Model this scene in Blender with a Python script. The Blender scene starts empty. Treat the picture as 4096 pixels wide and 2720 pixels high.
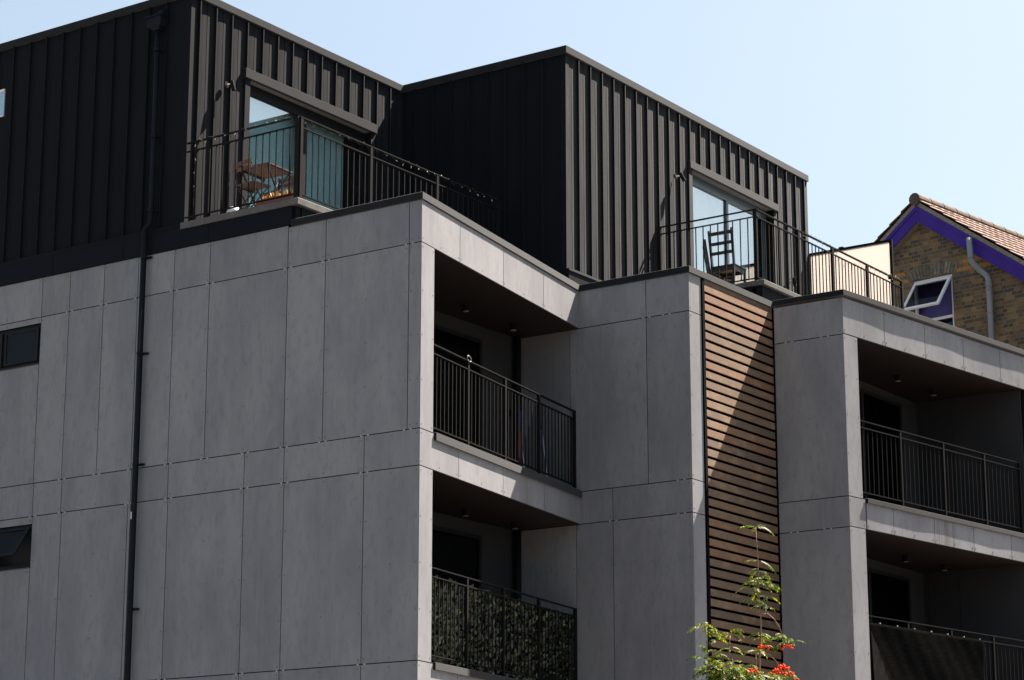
import bpy, bmesh, math, random
from mathutils import Vector, Matrix
R = math.radians
rnd = random.Random(7)
scene = bpy.context.scene
COL = scene.collection

# ------------------------------------------------------------------ camera
TH = R(34.719)                      # heading, counter-clockwise from +X
PITCH = R(13.82)
cam_d = bpy.data.cameras.new('camera'); cam = bpy.data.objects.new('camera', cam_d); COL.objects.link(cam)
cam.location = (0, 0, 1.6)
cam.rotation_euler = (R(90) + PITCH, 0, TH - R(90))
cam_d.sensor_width = 36.0
cam_d.lens = 9350.0 / 4096.0 * 36.0
cam_d.clip_start = 0.1; cam_d.clip_end = 3000
scene.camera = cam

# ------------------------------------------------------------------ light
SUN = Vector((1.0, -0.33, 1.53)).normalized()       # towards the sun
el = math.asin(SUN.z); az = math.atan2(SUN.y, SUN.x)
world = bpy.data.worlds.new("World"); scene.world = world; world.use_nodes = True
wn = world.node_tree
bg = wn.nodes['Background']
sky = wn.nodes.new('ShaderNodeTexSky'); sky.sky_type = 'NISHITA'; sky.sun_disc = False
sky.sun_elevation = el
sky.sun_rotation = math.pi / 2 - az
sky.altitude = 0; sky.air_density = 1.0; sky.dust_density = 3.5; sky.ozone_density = 1.0
tint = wn.nodes.new('ShaderNodeMix'); tint.data_type = 'RGBA'; tint.blend_type = 'MULTIPLY'; tint.inputs[0].default_value = 1
tint.inputs[7].default_value = (1.0, 1.02, .975, 1)          # hazier, less violet summer sky
wn.links.new(sky.outputs[0], tint.inputs[6]); hz = wn.nodes.new('ShaderNodeMix'); hz.data_type = 'RGBA'; hz.inputs[0].default_value = .35
hz.inputs[7].default_value = (3.25, 3.95, 4.5, 1)            # thin even haze over the whole sky
wn.links.new(tint.outputs[2], hz.inputs[6]); wn.links.new(hz.outputs[2], bg.inputs[0]); bg.inputs[1].default_value = 0.051
sd = bpy.data.lights.new('sun', 'SUN'); sd.energy = 5.0; sd.angle = R(0.5); sd.color = (1.0, 0.885, 0.775)
so = bpy.data.objects.new('sun', sd); COL.objects.link(so)
so.rotation_euler = (-SUN).to_track_quat('-Z', 'Y').to_euler()
so.location = (20, -10, 40)
scene.view_settings.view_transform = 'Standard'; scene.view_settings.look = 'None'
scene.view_settings.gamma = 1.0; scene.view_settings.exposure = 2.0

# ------------------------------------------------------------------ materials
def nmat(name, color=(.5, .5, .5), rough=.6, metal=0.0, spec=.5):
    m = bpy.data.materials.new(name); m.use_nodes = True
    b = m.node_tree.nodes['Principled BSDF']
    b.inputs['Base Color'].default_value = (*color, 1); b.inputs['Roughness'].default_value = rough
    b.inputs['Metallic'].default_value = metal; b.inputs['Specular IOR Level'].default_value = spec
    return m, m.node_tree, b
def N(t, typ, **kw):
    n = t.nodes.new(typ)
    for k, v in kw.items(): setattr(n, k, v)
    return n
def noise(t, scale, detail=4, rough=.6, vec=None, stretch=None):
    n = N(t, 'ShaderNodeTexNoise'); n.inputs['Scale'].default_value = scale
    n.inputs['Detail'].default_value = detail; n.inputs['Roughness'].default_value = rough
    if vec is None:
        tc = N(t, 'ShaderNodeTexCoord'); vec = tc.outputs['Object']
    if stretch:
        mp = N(t, 'ShaderNodeMapping'); mp.inputs['Scale'].default_value = stretch
        t.links.new(vec, mp.inputs[0]); vec = mp.outputs[0]
    t.links.new(vec, n.inputs['Vector'])
    return n.outputs['Fac']
def mrange(t, fac, a, b, c=0.0, d=1.0):
    n = N(t, 'ShaderNodeMapRange'); t.links.new(fac, n.inputs[0])
    n.inputs[1].default_value = a; n.inputs[2].default_value = b; n.inputs[3].default_value = c; n.inputs[4].default_value = d
    return n.outputs[0]
def mixc(t, fac, A, B, blend='MIX'):
    n = N(t, 'ShaderNodeMix', data_type='RGBA', blend_type=blend)
    for s, v in ((0, fac), (6, A), (7, B)):
        if isinstance(v, (int, float)): n.inputs[s].default_value = v
        elif isinstance(v, tuple): n.inputs[s].default_value = (*v, 1)
        else: t.links.new(v, n.inputs[s])
    return n.outputs[2]
def bump(t, b, h, strength=.3, dist=.01):
    n = N(t, 'ShaderNodeBump'); n.inputs['Strength'].default_value = strength; n.inputs['Distance'].default_value = dist
    t.links.new(h, n.inputs['Height']); t.links.new(n.outputs[0], b.inputs['Normal'])

def varied(name, c0, c1, scale=6, stretch=(1, 1, 1), rough=.6, metal=0.0, island=0.0, spec=.5, grain=0.0, gs=220, lo=.3, hi=.7, bmp=0.0):
    m, t, b = nmat(name, c0, rough, metal, spec)
    f = mrange(t, noise(t, scale, 5, .62, stretch=stretch), lo, hi)
    c = mixc(t, f, c0, c1)
    if island:
        g = N(t, 'ShaderNodeNewGeometry'); k = mrange(t, g.outputs['Random Per Island'], 0, 1, 1 - island, 1 + island)
        cc = N(t, 'ShaderNodeCombineColor')
        for i in range(3): t.links.new(k, cc.inputs[i])
        c = mixc(t, 1.0, c, cc.outputs[0], 'MULTIPLY')
    if grain:
        gnn = mrange(t, noise(t, gs, 2, .7), .3, .7, 1 - grain, 1 + grain)
        cc = N(t, 'ShaderNodeCombineColor')
        for i in range(3): t.links.new(gnn, cc.inputs[i])
        c = mixc(t, 1.0, c, cc.outputs[0], 'MULTIPLY')
    t.links.new(c, b.inputs['Base Color'])
    if bmp: bump(t, b, noise(t, gs, 3), bmp, .004)
    return m

M = {}
def panel_mat():
    m, t, b = nmat('fibre_cement', (.3, .3, .31), .85, 0, .6)
    tc = N(t, 'ShaderNodeTexCoord'); g = N(t, 'ShaderNodeNewGeometry')
    off = N(t, 'ShaderNodeVectorMath', operation='MULTIPLY_ADD')
    cc = N(t, 'ShaderNodeCombineXYZ')
    for i in range(3): t.links.new(g.outputs['Random Per Island'], cc.inputs[i])
    t.links.new(cc.outputs[0], off.inputs[0]); off.inputs[1].default_value = (37, 53, 71)
    t.links.new(tc.outputs['Object'], off.inputs[2])
    v = off.outputs[0]
    a = noise(t, 1.5, 6, .62, v, (1, 1, .35)); s = noise(t, 9.0, 6, .72, v, (1.2, 1.2, .55)); fine = noise(t, 60, 3, .7, v)
    streak = noise(t, 6.0, 4, .7, v, (2.2, 2.2, .06))
    c = mixc(t, mrange(t, a, .38, .62), (.166, .168, .182), (.222, .223, .234))
    c = mixc(t, mrange(t, s, .49, .72, 0, .65), c, (.122, .128, .146))
    c = mixc(t, mrange(t, streak, .54, .76, 0, .35), c, (.255, .252, .256))
    c = mixc(t, mrange(t, fine, .35, .7, 0, .22), c, (.15, .15, .152))
    sx = N(t, 'ShaderNodeSeparateXYZ'); t.links.new(tc.outputs['Object'], sx.inputs[0])
    def hump(x0, x1, z0, z1, amt):
        o = None
        for sock, a_, b_, e_ in ((0, x0, x1, .06), (2, z0, z1, .10)):
            for lo_, hi_, inv in ((a_ - e_, a_ + e_, 0), (b_ - e_, b_ + e_, 1)):
                q = mrange(t, sx.outputs[sock], lo_, hi_, 1 if inv else 0, 0 if inv else 1)
                if o is None: o = q
                else:
                    mm = N(t, 'ShaderNodeMath', operation='MULTIPLY'); t.links.new(o, mm.inputs[0]); t.links.new(q, mm.inputs[1]); o = mm.outputs[0]
        st = noise(t, 9, 4, .7, tc.outputs['Object'], (3, 3, .05)); st = mrange(t, st, .42, .62, 0, amt)
        mm = N(t, 'ShaderNodeMath', operation='MULTIPLY'); t.links.new(o, mm.inputs[0]); t.links.new(st, mm.inputs[1]); return mm.outputs[0]
    c = mixc(t, hump(2.95, 3.35, 7.0, 7.7, .6), c, (.075, .066, .060))
    c = mixc(t, hump(9.8, 10.35, 7.0, 7.7, .75), c, (.080, .066, .056))
    drip = noise(t, 7, 3, .7, tc.outputs['Object'], (2.4, 2.4, .02)); dm = mrange(t, sx.outputs[2], 10.1, 10.62, 0, .35)
    dd = N(t, 'ShaderNodeMath', operation='MULTIPLY'); t.links.new(mrange(t, drip, .55, .68), dd.inputs[0]); t.links.new(dm, dd.inputs[1])
    c = mixc(t, dd.outputs[0], c, (.09, .086, .084))
    k = mrange(t, g.outputs['Random Per Island'], 0, 1, .90, 1.07)
    c2 = N(t, 'ShaderNodeCombineColor')
    for i in range(3): t.links.new(k, c2.inputs[i])
    c = mixc(t, 1.0, c, c2.outputs[0], 'MULTIPLY')
    t.links.new(c, b.inputs['Base Color'])
    bump(t, b, fine, .12, .003)
    return m
M['panel'] = panel_mat()
M['rivet'] = nmat('rivet', (.085, .085, .09), .6)[0]
M['clip'] = nmat('joint_clip', (.45, .43, .42), .5)[0]
M['void'] = varied('cavity', (.005, .005, .006), (.009, .009, .010), rough=.95, spec=.1)
M['metal'] = varied('seam_metal', (.0020, .0032, .0052), (.0038, .0050, .0072), 3, (1, 1, .3), rough=.92, spec=.14, grain=.28, gs=160, bmp=.25)
def buckle(m):
    t = m.node_tree; b = t.nodes['Principled BSDF']
    n0 = noise(t, 1.6, 2, .5, stretch=(2, 2, .5)); bn = N(t, 'ShaderNodeBump'); bn.inputs['Strength'].default_value = .35; bn.inputs['Distance'].default_value = .03
    t.links.new(n0, bn.inputs['Height'])
    old = b.inputs['Normal'].links[0].from_node if b.inputs['Normal'].links else None
    if old: t.links.new(bn.outputs[0], old.inputs['Normal'])
    else: t.links.new(bn.outputs[0], b.inputs['Normal'])
buckle(M['metal'])
_b = M['metal'].node_tree.nodes['Principled BSDF']
_b.inputs['Sheen Weight'].default_value = .7; _b.inputs['Sheen Roughness'].default_value = .3; _b.inputs['Sheen Tint'].default_value = (.92, .96, 1, 1)
M['trim'] = varied('folded_trim', (.007, .008, .0105), (.013, .0135, .015), 5, (1, 1, 1), rough=.85, spec=.18, grain=.18, gs=120, bmp=.1)
_b = M['trim'].node_tree.nodes['Principled BSDF']
_b.inputs['Sheen Weight'].default_value = .6; _b.inputs['Sheen Roughness'].default_value = .3; _b.inputs['Sheen Tint'].default_value = (.92, .96, 1, 1)
M['kerb'] = varied('kerb_stone_metal', (.055, .050, .047), (.10, .09, .085), 7, (1, 1, 1), rough=.7, grain=.22, gs=90)
M['flash'] = varied('flashing', (.003, .0045, .008), (.005, .0065, .010), 4, rough=.8, spec=.12)
M['rail'] = varied('rail_paint', (.004, .004, .0045), (.008, .0075, .007), 9, rough=.75, spec=.13)
M['pipe'] = varied('black_pipe', (.004, .007, .010), (.007, .010, .013), 6, rough=.6, spec=.12)
M['blackbar'] = varied('black_batten', (.002, .002, .003), (.004, .004, .005), 5, rough=.9, spec=.05)
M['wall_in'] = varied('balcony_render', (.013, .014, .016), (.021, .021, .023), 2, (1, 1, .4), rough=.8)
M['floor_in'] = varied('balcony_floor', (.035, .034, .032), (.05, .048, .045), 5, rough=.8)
M['roofdeck'] = varied('roof_deck', (.10, .10, .10), (.16, .155, .15), 2, rough=.9)
M['frame'] = varied('door_frame', (.006, .007, .009), (.010, .011, .013), 5, rough=.6, spec=.15)
M['frame_blue'] = varied('door_frame_blue', (.05, .075, .095), (.065, .09, .11), 5, rough=.35)
M['white'] = varied('white_frame', (.62, .63, .64), (.74, .74, .74), 9, rough=.35)
M['ltgrey'] = varied('grey_plastic', (.15, .165, .175), (.20, .215, .22), 6, (1, 1, .3), rough=.45)
M['purple'] = varied('purple_paint', (.034, .014, .165), (.050, .021, .22), 3, (1, 1, 1), rough=.6, spec=.15, grain=.05)
M['mortar'] = varied('verge_mortar', (.13, .12, .10), (.24, .21, .17), 14, rough=.9, grain=.25, gs=60)
M['chairblack'] = varied('black_wood', (.012, .012, .013), (.022, .021, .021), 12, rough=.35)
M['chairwood_under'] = varied('seat_underside', (.30, .16, .08), (.42, .24, .12), 12, rough=.7)
M['teak'] = varied('brown_slat_wood', (.085, .032, .015), (.155, .064, .030), 14, (1, 1, 1), rough=.5, island=.2, grain=.15)
M['room'] = varied('room_wall', (.20, .20, .20), (.24, .24, .23), 1, rough=.9)
M['teal'] = varied('teal_curtain', (.54, .80, .85), (.58, .84, .88), 3, (6, 6, .3), rough=.8)
M['paleblind'] = varied('pale_blind', (.60, .66, .68), (.70, .74, .76), 3, (4, 4, .3), rough=.8)
M['purpleblind'] = varied('purple_blind', (.06, .05, .22), (.09, .07, .28), 3, rough=.7)
M['redbox'] = varied('rusty_trough', (.16, .03, .015), (.24, .055, .025), 12, rough=.5)
M['dark_fabric'] = varied('black_mesh_fabric', (.003, .003, .003), (.007, .007, .007), 12, (1, 1, 3), rough=.95, spec=.0)
M['flap'] = varied('black_mesh_flap', (.012, .011, .010), (.03, .028, .026), 20, (1, 1, .4), rough=.9, spec=.0)
M['steel'] = nmat('bright_steel', (.75, .75, .74), .25, .9)[0]
M['wire'] = nmat('fairy_wire', (.10, .09, .07), .5)[0]
M['bulb'] = nmat('tiny_bulb', (.9, .8, .6), .2)[0]
M['blue'] = nmat('blue_cloth', (.004, .018, .09), .8)[0]
M['red'] = nmat('red_cloth', (.06, .003, .006), .8)[0]
M['pole'] = nmat('pole_alu', (.35, .45, .55), .3, .6)[0]
M['lamp_glass'] = nmat('lamp_diffuser', (.22, .22, .21), .4)[0]
M['alu'] = nmat('dull_alu', (.20, .20, .19), .5, .3)[0]
M['whitepot'] = varied('white_glaze', (.70, .70, .68), (.8, .8, .78), 8, rough=.3)
M['tealmetal'] = nmat('green_metal', (.01, .045, .045), .4)[0]
M['bark'] = varied('rowan_bark', (.16, .075, .05), (.30, .15, .10), 30, rough=.7)
M['asphalt'] = varied('asphalt', (.035, .034, .033), (.05, .048, .045), 8, rough=.9, grain=.3, gs=60)
M['paving'] = varied('paving', (.10, .088, .075), (.15, .13, .11), 3, rough=.9, grain=.15, gs=40)
M['soffit'] = None
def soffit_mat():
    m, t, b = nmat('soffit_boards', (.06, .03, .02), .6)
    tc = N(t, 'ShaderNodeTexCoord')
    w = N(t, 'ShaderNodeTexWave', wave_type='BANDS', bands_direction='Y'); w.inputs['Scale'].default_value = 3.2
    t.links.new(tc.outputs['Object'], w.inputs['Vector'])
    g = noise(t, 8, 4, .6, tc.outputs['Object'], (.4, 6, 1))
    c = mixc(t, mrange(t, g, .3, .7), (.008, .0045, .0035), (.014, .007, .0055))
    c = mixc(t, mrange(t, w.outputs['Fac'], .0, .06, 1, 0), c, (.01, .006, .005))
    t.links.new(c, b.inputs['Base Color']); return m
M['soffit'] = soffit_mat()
def wood_mat():
    m, t, b = nmat('weathered_slat', (.2, .12, .07), .9, 0, .9)
    tc = N(t, 'ShaderNodeTexCoord'); g = N(t, 'ShaderNodeNewGeometry')
    off = N(t, 'ShaderNodeVectorMath', operation='MULTIPLY_ADD'); cc = N(t, 'ShaderNodeCombineXYZ')
    for i in range(3): t.links.new(g.outputs['Random Per Island'], cc.inputs[i])
    t.links.new(cc.outputs[0], off.inputs[0]); off.inputs[1].default_value = (41, 13, 59)
    t.links.new(tc.outputs['Object'], off.inputs[2]); v = off.outputs[0]
    gr = noise(t, 14, 6, .7, v, (.25, 4, 4)); bl = noise(t, 2.2, 5, .65, v, (1, 1, 2)); fi = noise(t, 60, 3, .7, v, (.3, 2, 2))
    ramp = N(t, 'ShaderNodeValToRGB'); cr = ramp.color_ramp
    t.links.new(g.outputs['Random Per Island'], ramp.inputs[0])
    cr.elements[0].position = 0; cr.elements[0].color = (.075, .034, .014, 1)
    cr.elements[1].position = 1; cr.elements[1].color = (.17, .048, .013, 1)
    e = cr.elements.new(.35); e.color = (.165, .090, .038, 1)
    e = cr.elements.new(.6); e.color = (.055, .032, .017, 1)
    e = cr.elements.new(.8); e.color = (.20, .098, .036, 1)
    c = mixc(t, mrange(t, gr, .38, .68, 0, .8), ramp.outputs[0], (.06, .035, .02))
    c = mixc(t, mrange(t, bl, .50, .70, 0, .7), c, (.25, .155, .080))
    c = mixc(t, mrange(t, fi, .35, .7, 0, .35), c, (.09, .06, .04))
    t.links.new(c, b.inputs['Base Color']); bump(t, b, gr, .5, .004)
    return m
M['wood'] = wood_mat()
_b = M['wood'].node_tree.nodes['Principled BSDF']; _b.inputs['Sheen Weight'].default_value = .5; _b.inputs['Sheen Roughness'].default_value = .3; _b.inputs['Sheen Tint'].default_value = (1, .70, .44, 1)
def glass_mat(name, refl, tint=(1, 1, 1), rcol=(.9, .95, 1.0)):
    m = bpy.data.materials.new(name); m.use_nodes = True; t = m.node_tree
    for n in list(t.nodes): t.nodes.remove(n)
    o = N(t, 'ShaderNodeOutputMaterial'); mx = N(t, 'ShaderNodeMixShader')
    tr = N(t, 'ShaderNodeBsdfTransparent'); tr.inputs[0].default_value = (*tint, 1)
    gl = N(t, 'ShaderNodeBsdfGlossy'); gl.inputs['Roughness'].default_value = .02; gl.inputs['Color'].default_value = (*rcol, 1)
    mx.inputs[0].default_value = refl
    t.links.new(tr.outputs[0], mx.inputs[1]); t.links.new(gl.outputs[0], mx.inputs[2]); t.links.new(mx.outputs[0], o.inputs[0])
    return m
M['glass'] = glass_mat('door_glass', .30, (.95, .98, .98), (.88, .95, .97))
M['glass_pale'] = glass_mat('door_glass_pale', .38, (.93, .96, .97), (.90, .96, .97))
M['glass_dark'] = glass_mat('window_glass', .02, (.45, .46, .47), (.8, .85, .85))
def translucent(name, col, fac=.5, rough=.5):
    m = bpy.data.materials.new(name); m.use_nodes = True; t = m.node_tree; b = t.nodes['Principled BSDF']
    b.inputs['Base Color'].default_value = (*col, 1); b.inputs['Roughness'].default_value = rough
    tr = N(t, 'ShaderNodeBsdfTranslucent'); tr.inputs[0].default_value = (*col, 1)
    mx = N(t, 'ShaderNodeMixShader'); mx.inputs[0].default_value = fac
    t.links.new(b.outputs[0], mx.inputs[1]); t.links.new(tr.outputs[0], mx.inputs[2])
    t.links.new(mx.outputs[0], t.nodes['Material Output'].inputs[0])
    return m, t, b, tr
M['screen'] = translucent('opal_sheet', (.66, .62, .59), .8)[0]
def leafmat(name, a, bcol, c3, fac=.35):
    m, t, b, tr = translucent(name, a, fac, .55)
    b.inputs['Specular IOR Level'].default_value = .25
    g = N(t, 'ShaderNodeNewGeometry')
    r = N(t, 'ShaderNodeValToRGB'); r.color_ramp.elements[0].color = (*a, 1); r.color_ramp.elements[1].color = (*c3, 1)
    e = r.color_ramp.elements.new(.6); e.color = (*bcol, 1)
    t.links.new(g.outputs['Random Per Island'], r.inputs[0])
    t.links.new(r.outputs[0], b.inputs['Base Color']); t.links.new(r.outputs[0], tr.inputs[0])
    return m
M['leaf'] = leafmat('rowan_leaf', (.014, .045, .004), (.055, .105, .006), (.28, .25, .010), .4)
M['ivy'] = leafmat('plastic_ivy', (.005, .010, .004), (.014, .024, .008), (.075, .095, .045), .1)
M['ivy'].node_tree.nodes['Principled BSDF'].inputs['Specular IOR Level'].default_value = .6
M['ivy'].node_tree.nodes['Principled BSDF'].inputs['Roughness'].default_value = .35
M['dry'] = leafmat('dry_stems', (.30, .15, .06), (.42, .26, .10), (.20, .17, .04), .2)
M['berry'] = nmat('rowan_berry', (.62, .045, .004), .6, 0, .1)[0]
def brick_mat():
    m, t, b = nmat('stock_brick', (.2, .16, .1), .85, 0, .2)
    uv = N(t, 'ShaderNodeUVMap'); uv.uv_map = 'UVMap'
    dn = N(t, 'ShaderNodeTexNoise'); dn.inputs['Scale'].default_value = 9; t.links.new(uv.outputs[0], dn.inputs['Vector'])
    va = N(t, 'ShaderNodeVectorMath', operation='MULTIPLY_ADD'); t.links.new(dn.outputs['Color'], va.inputs[0])
    va.inputs[1].default_value = (.016, .012, 0); t.links.new(uv.outputs[0], va.inputs[2])
    br = N(t, 'ShaderNodeTexBrick'); t.links.new(va.outputs[0], br.inputs['Vector'])
    br.inputs['Scale'].default_value = 1; br.inputs['Brick Width'].default_value = .225; br.inputs['Row Height'].default_value = .075
    br.inputs['Mortar Size'].default_value = .007; br.inputs['Mortar Smooth'].default_value = .3; br.offset = .5; br.squash = .5; br.squash_frequency = 2
    br.inputs['Bias'].default_value = 0
    br.inputs['Color1'].default_value = (0, 0, 0, 1); br.inputs['Color2'].default_value = (1, 1, 1, 1); br.inputs['Mortar'].default_value = (.5, .5, .5, 1)
    # second, blended pattern breaks the bond up into headers
    rp = N(t, 'ShaderNodeValToRGB'); cr = rp.color_ramp
    cr.elements[0].position = 0; cr.elements[0].color = (.060, .056, .048, 1)
    cr.elements[1].position = 1; cr.elements[1].color = (.27, .175, .085, 1)
    for p, c in ((.28, (.095, .068, .040)), (.5, (.165, .112, .058)), (.72, (.23, .15, .072)), (.88, (.16, .095, .048))):
        e = cr.elements.new(p); e.color = (*c, 1)
    t.links.new(br.outputs['Color'], rp.inputs[0])
    # sooty patches
    so_ = noise(t, 1.3, 5, .6, uv.outputs[0]); c = mixc(t, mrange(t, so_, .46, .66, 0, .75), rp.outputs[0], (.055, .053, .048))
    fi = noise(t, 45, 4, .7, uv.outputs[0]); c = mixc(t, mrange(t, fi, .4, .75, 0, .5), c, (.07, .06, .045))
    # orange courses read by height; u limits keep them off the arch
    sp = N(t, 'ShaderNodeSeparateXYZ'); t.links.new(uv.outputs[0], sp.inputs[0])
    def band(v0, v1):
        a = N(t, 'ShaderNodeMath', operation='GREATER_THAN'); t.links.new(sp.outputs[1], a.inputs[0]); a.inputs[1].default_value = v0
        z = N(t, 'ShaderNodeMath', operation='LESS_THAN'); t.links.new(sp.outputs[1], z.inputs[0]); z.inputs[1].default_value = v1
        q = N(t, 'ShaderNodeMath', operation='MULTIPLY'); t.links.new(a.outputs[0], q.inputs[0]); t.links.new(z.outputs[0], q.inputs[1]); return q.outputs[0]
    s = N(t, 'ShaderNodeMath', operation='ADD'); t.links.new(band(13.575, 13.65), s.inputs[0]); t.links.new(band(13.725, 13.80), s.inputs[1])
    u1 = N(t, 'ShaderNodeMath', operation='COMPARE'); t.links.new(sp.outputs[0], u1.inputs[0]); u1.inputs[1].default_value = ARCHU; u1.inputs[2].default_value = .53
    u2 = N(t, 'ShaderNodeMath', operation='SUBTRACT'); u2.inputs[0].default_value = 1; t.links.new(u1.outputs[0], u2.inputs[1]); u1 = u2
    s2 = N(t, 'ShaderNodeMath', operation='MULTIPLY'); t.links.new(s.outputs[0], s2.inputs[0]); t.links.new(u1.outputs[0], s2.inputs[1])
    s3 = N(t, 'ShaderNodeMath', operation='MULTIPLY'); t.links.new(s2.outputs[0], s3.inputs[0]); s3.inputs[1].default_value = .85
    oc = mixc(t, mrange(t, fi, .35, .7), (.42, .19, .045), (.30, .13, .035))
    c = mixc(t, s3.outputs[0], c, oc)
    wl = noise(t, 5, 4, .7, uv.outputs[0]); c = mixc(t, mrange(t, wl, .68, .80, 0, .4), c, (.40, .36, .30))
    mo = mixc(t, mrange(t, so_, .4, .7), (.20, .16, .11), (.13, .10, .075))
    c = mixc(t, br.outputs['Fac'], c, mo)
    t.links.new(c, b.inputs['Base Color'])
    inv = N(t, 'ShaderNodeMath', operation='SUBTRACT'); inv.inputs[0].default_value = 1; t.links.new(br.outputs['Fac'], inv.inputs[1])
    bump(t, b, inv.outputs[0], .7, .012)
    return m
ARCHU = .655
M['brick'] = brick_mat()
M['archbrick'] = varied('arch_brick', (.07, .066, .055), (.17, .145, .10), 9, rough=.9, island=.35, grain=.3, gs=40)
M['tile'] = varied('clay_tile', (.105, .046, .027), (.165, .082, .050), 5, rough=.8, island=.12, grain=.25, gs=50)
M['ridge'] = varied('ridge_tile', (.035, .032, .026), (.13, .078, .042), 6, rough=.9, grain=.3, gs=40)

# ------------------------------------------------------------------ mesh helpers
class MB:
    def __init__(self): self.v = []; self.f = []; self.m = []
    def hexa(self, p, mi=0):          # p: 4 bottom points ccw, 4 top points
        i = len(self.v); self.v += [tuple(q) for q in p]
        for q in ((3, 2, 1, 0), (4, 5, 6, 7), (0, 1, 5, 4), (1, 2, 6, 5), (2, 3, 7, 6), (3, 0, 4, 7)):
            self.f.append([i + k for k in q]); self.m.append(mi)
        return self
    def box(self, x0, x1, y0, y1, z0, z1, mi=0):
        return self.hexa([(x0, y0, z0), (x1, y0, z0), (x1, y1, z0), (x0, y1, z0), (x0, y0, z1), (x1, y0, z1), (x1, y1, z1), (x0, y1, z1)], mi)
    def fbox(self, F, u0, u1, n0, n1, z0, z1, mi=0):   # box in a facade frame F=(origin, dir, normal)
        P = lambda u, n, z: F.p(u, n, z)
        return self.hexa([P(u0, n1, z0), P(u1, n1, z0), P(u1, n0, z0), P(u0, n0, z0), P(u0, n1, z1), P(u1, n1, z1), P(u1, n0, z1), P(u0, n0, z1)], mi)
    def prism(self, pts, z0, z1, mi=0):
        i = len(self.v); n = len(pts)
        self.v += [(x, y, z0) for x, y in pts] + [(x, y, z1) for x, y in pts]
        self.f.append([i + k for k in range(n)][::-1]); self.f.append([i + n + k for k in range(n)]); self.m += [mi, mi]
        for k in range(n):
            q = (k + 1) % n; self.f.append([i + k, i + q, i + n + q, i + n + k]); self.m.append(mi)
        return self
    def bar(self, a, b, w, h=None, up=(0, 0, 1), mi=0):
        a = Vector(a); b = Vector(b); h = h or w; d = (b - a).normalized(); u = Vector(up)
        s = d.cross(u)
        if s.length < 1e-4: s = d.cross(Vector((1, 0, 0)))
        s.normalize(); u = s.cross(d).normalized(); s *= w / 2; u *= h / 2
        return self.hexa([a - s - u, a + s - u, b + s - u, b - s - u, a - s + u, a + s + u, b + s + u, b - s + u], mi)
    def tube(self, pts, r, seg=8, mi=0, caps=True):
        pts = [Vector(p) for p in pts]; rs = r if isinstance(r, (list, tuple)) else [r] * len(pts)
        base = len(self.v); prev = None
        for k, p in enumerate(pts):
            d = (pts[min(k + 1, len(pts) - 1)] - pts[max(k - 1, 0)]).normalized()
            if prev is None:
                s = d.cross(Vector((0, 0, 1)));
                if s.length < 1e-3: s = d.cross(Vector((1, 0, 0)))
            else: s = prev - d * prev.dot(d)
            s.normalize(); prev = s; t = d.cross(s)
            for j in range(seg):
                a = 2 * math.pi * j / seg; self.v.append(tuple(p + (s * math.cos(a) + t * math.sin(a)) * rs[k]))
        for k in range(len(pts) - 1):
            for j in range(seg):
                a = base + k * seg + j; b = base + k * seg + (j + 1) % seg
                self.f.append([a, b, b + seg, a + seg]); self.m.append(mi)
        if caps:
            self.f.append([base + j for j in range(seg)][::-1]); self.m.append(mi)
            e = base + (len(pts) - 1) * seg; self.f.append([e + j for j in range(seg)]); self.m.append(mi)
        return self
    def lathe(self, c, prof, seg=20, mi=0):
        return self.tube([(c[0], c[1], c[2] + z) for r, z in prof], [max(r, 1e-4) for r, z in prof], seg, mi)
    def face(self, pts, mi=0):
        i = len(self.v); self.v += [tuple(p) for p in pts]; self.f.append(list(range(i, i + len(pts)))); self.m.append(mi); return self
    def build(self, name, mats, parent=None, loc=None, smooth=False):
        L = Vector(loc) if loc is not None else Vector((0, 0, 0))
        base = L.copy()
        if parent is not None: base = base + parent.matrix_world.translation if loc is None else L
        me = bpy.data.meshes.new(name)
        pl = world_loc(parent)
        org = L if (parent is None and loc is not None) else pl
        me.from_pydata([(x - org.x, y - org.y, z - org.z) for x, y, z in self.v], [], self.f)
        if not isinstance(mats, (list, tuple)): mats = [mats]
        for q in mats: me.materials.append(M[q] if isinstance(q, str) else q)
        me.polygons.foreach_set('material_index', self.m)
        if smooth: me.polygons.foreach_set('use_smooth', [True] * len(me.polygons))
        me.update()
        o = bpy.data.objects.new(name, me); COL.objects.link(o)
        if parent is not None: o.parent = parent
        elif loc is not None: o.location = L
        return o
def world_loc(o):
    v = Vector((0, 0, 0))
    while o is not None: v += o.location; o = o.parent
    return v
class Fr:
    def __init__(s, o, d, n): s.o = Vector(o); s.d = Vector(d).normalized(); s.n = Vector(n).normalized()
    def p(s, u, n, z): q = s.o + s.d * u + s.n * n; return (q.x, q.y, z)
def tag(o, label=None, cat=None, group=None, kind=None):
    for k, v in (('label', label), ('category', cat), ('group', group), ('kind', kind)):
        if v: o[k] = v
    return o
def empty(name, loc, rz=0):
    o = bpy.data.objects.new(name, None); COL.objects.link(o); o.location = loc; o.rotation_euler = (0, 0, rz); o.empty_display_size = .2; return o
def copy_tree(o, parent=None):
    c = o.copy(); COL.objects.link(c)
    if parent is not None: c.parent = parent
    for ch in [k for k in bpy.data.objects if k.parent == o]: copy_tree(ch, c)
    return c
def bevel(o, w=.004, seg=2):
    m = o.modifiers.new('bevel', 'BEVEL'); m.width = w; m.segments = seg; m.limit_method = 'ANGLE'; return o

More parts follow.
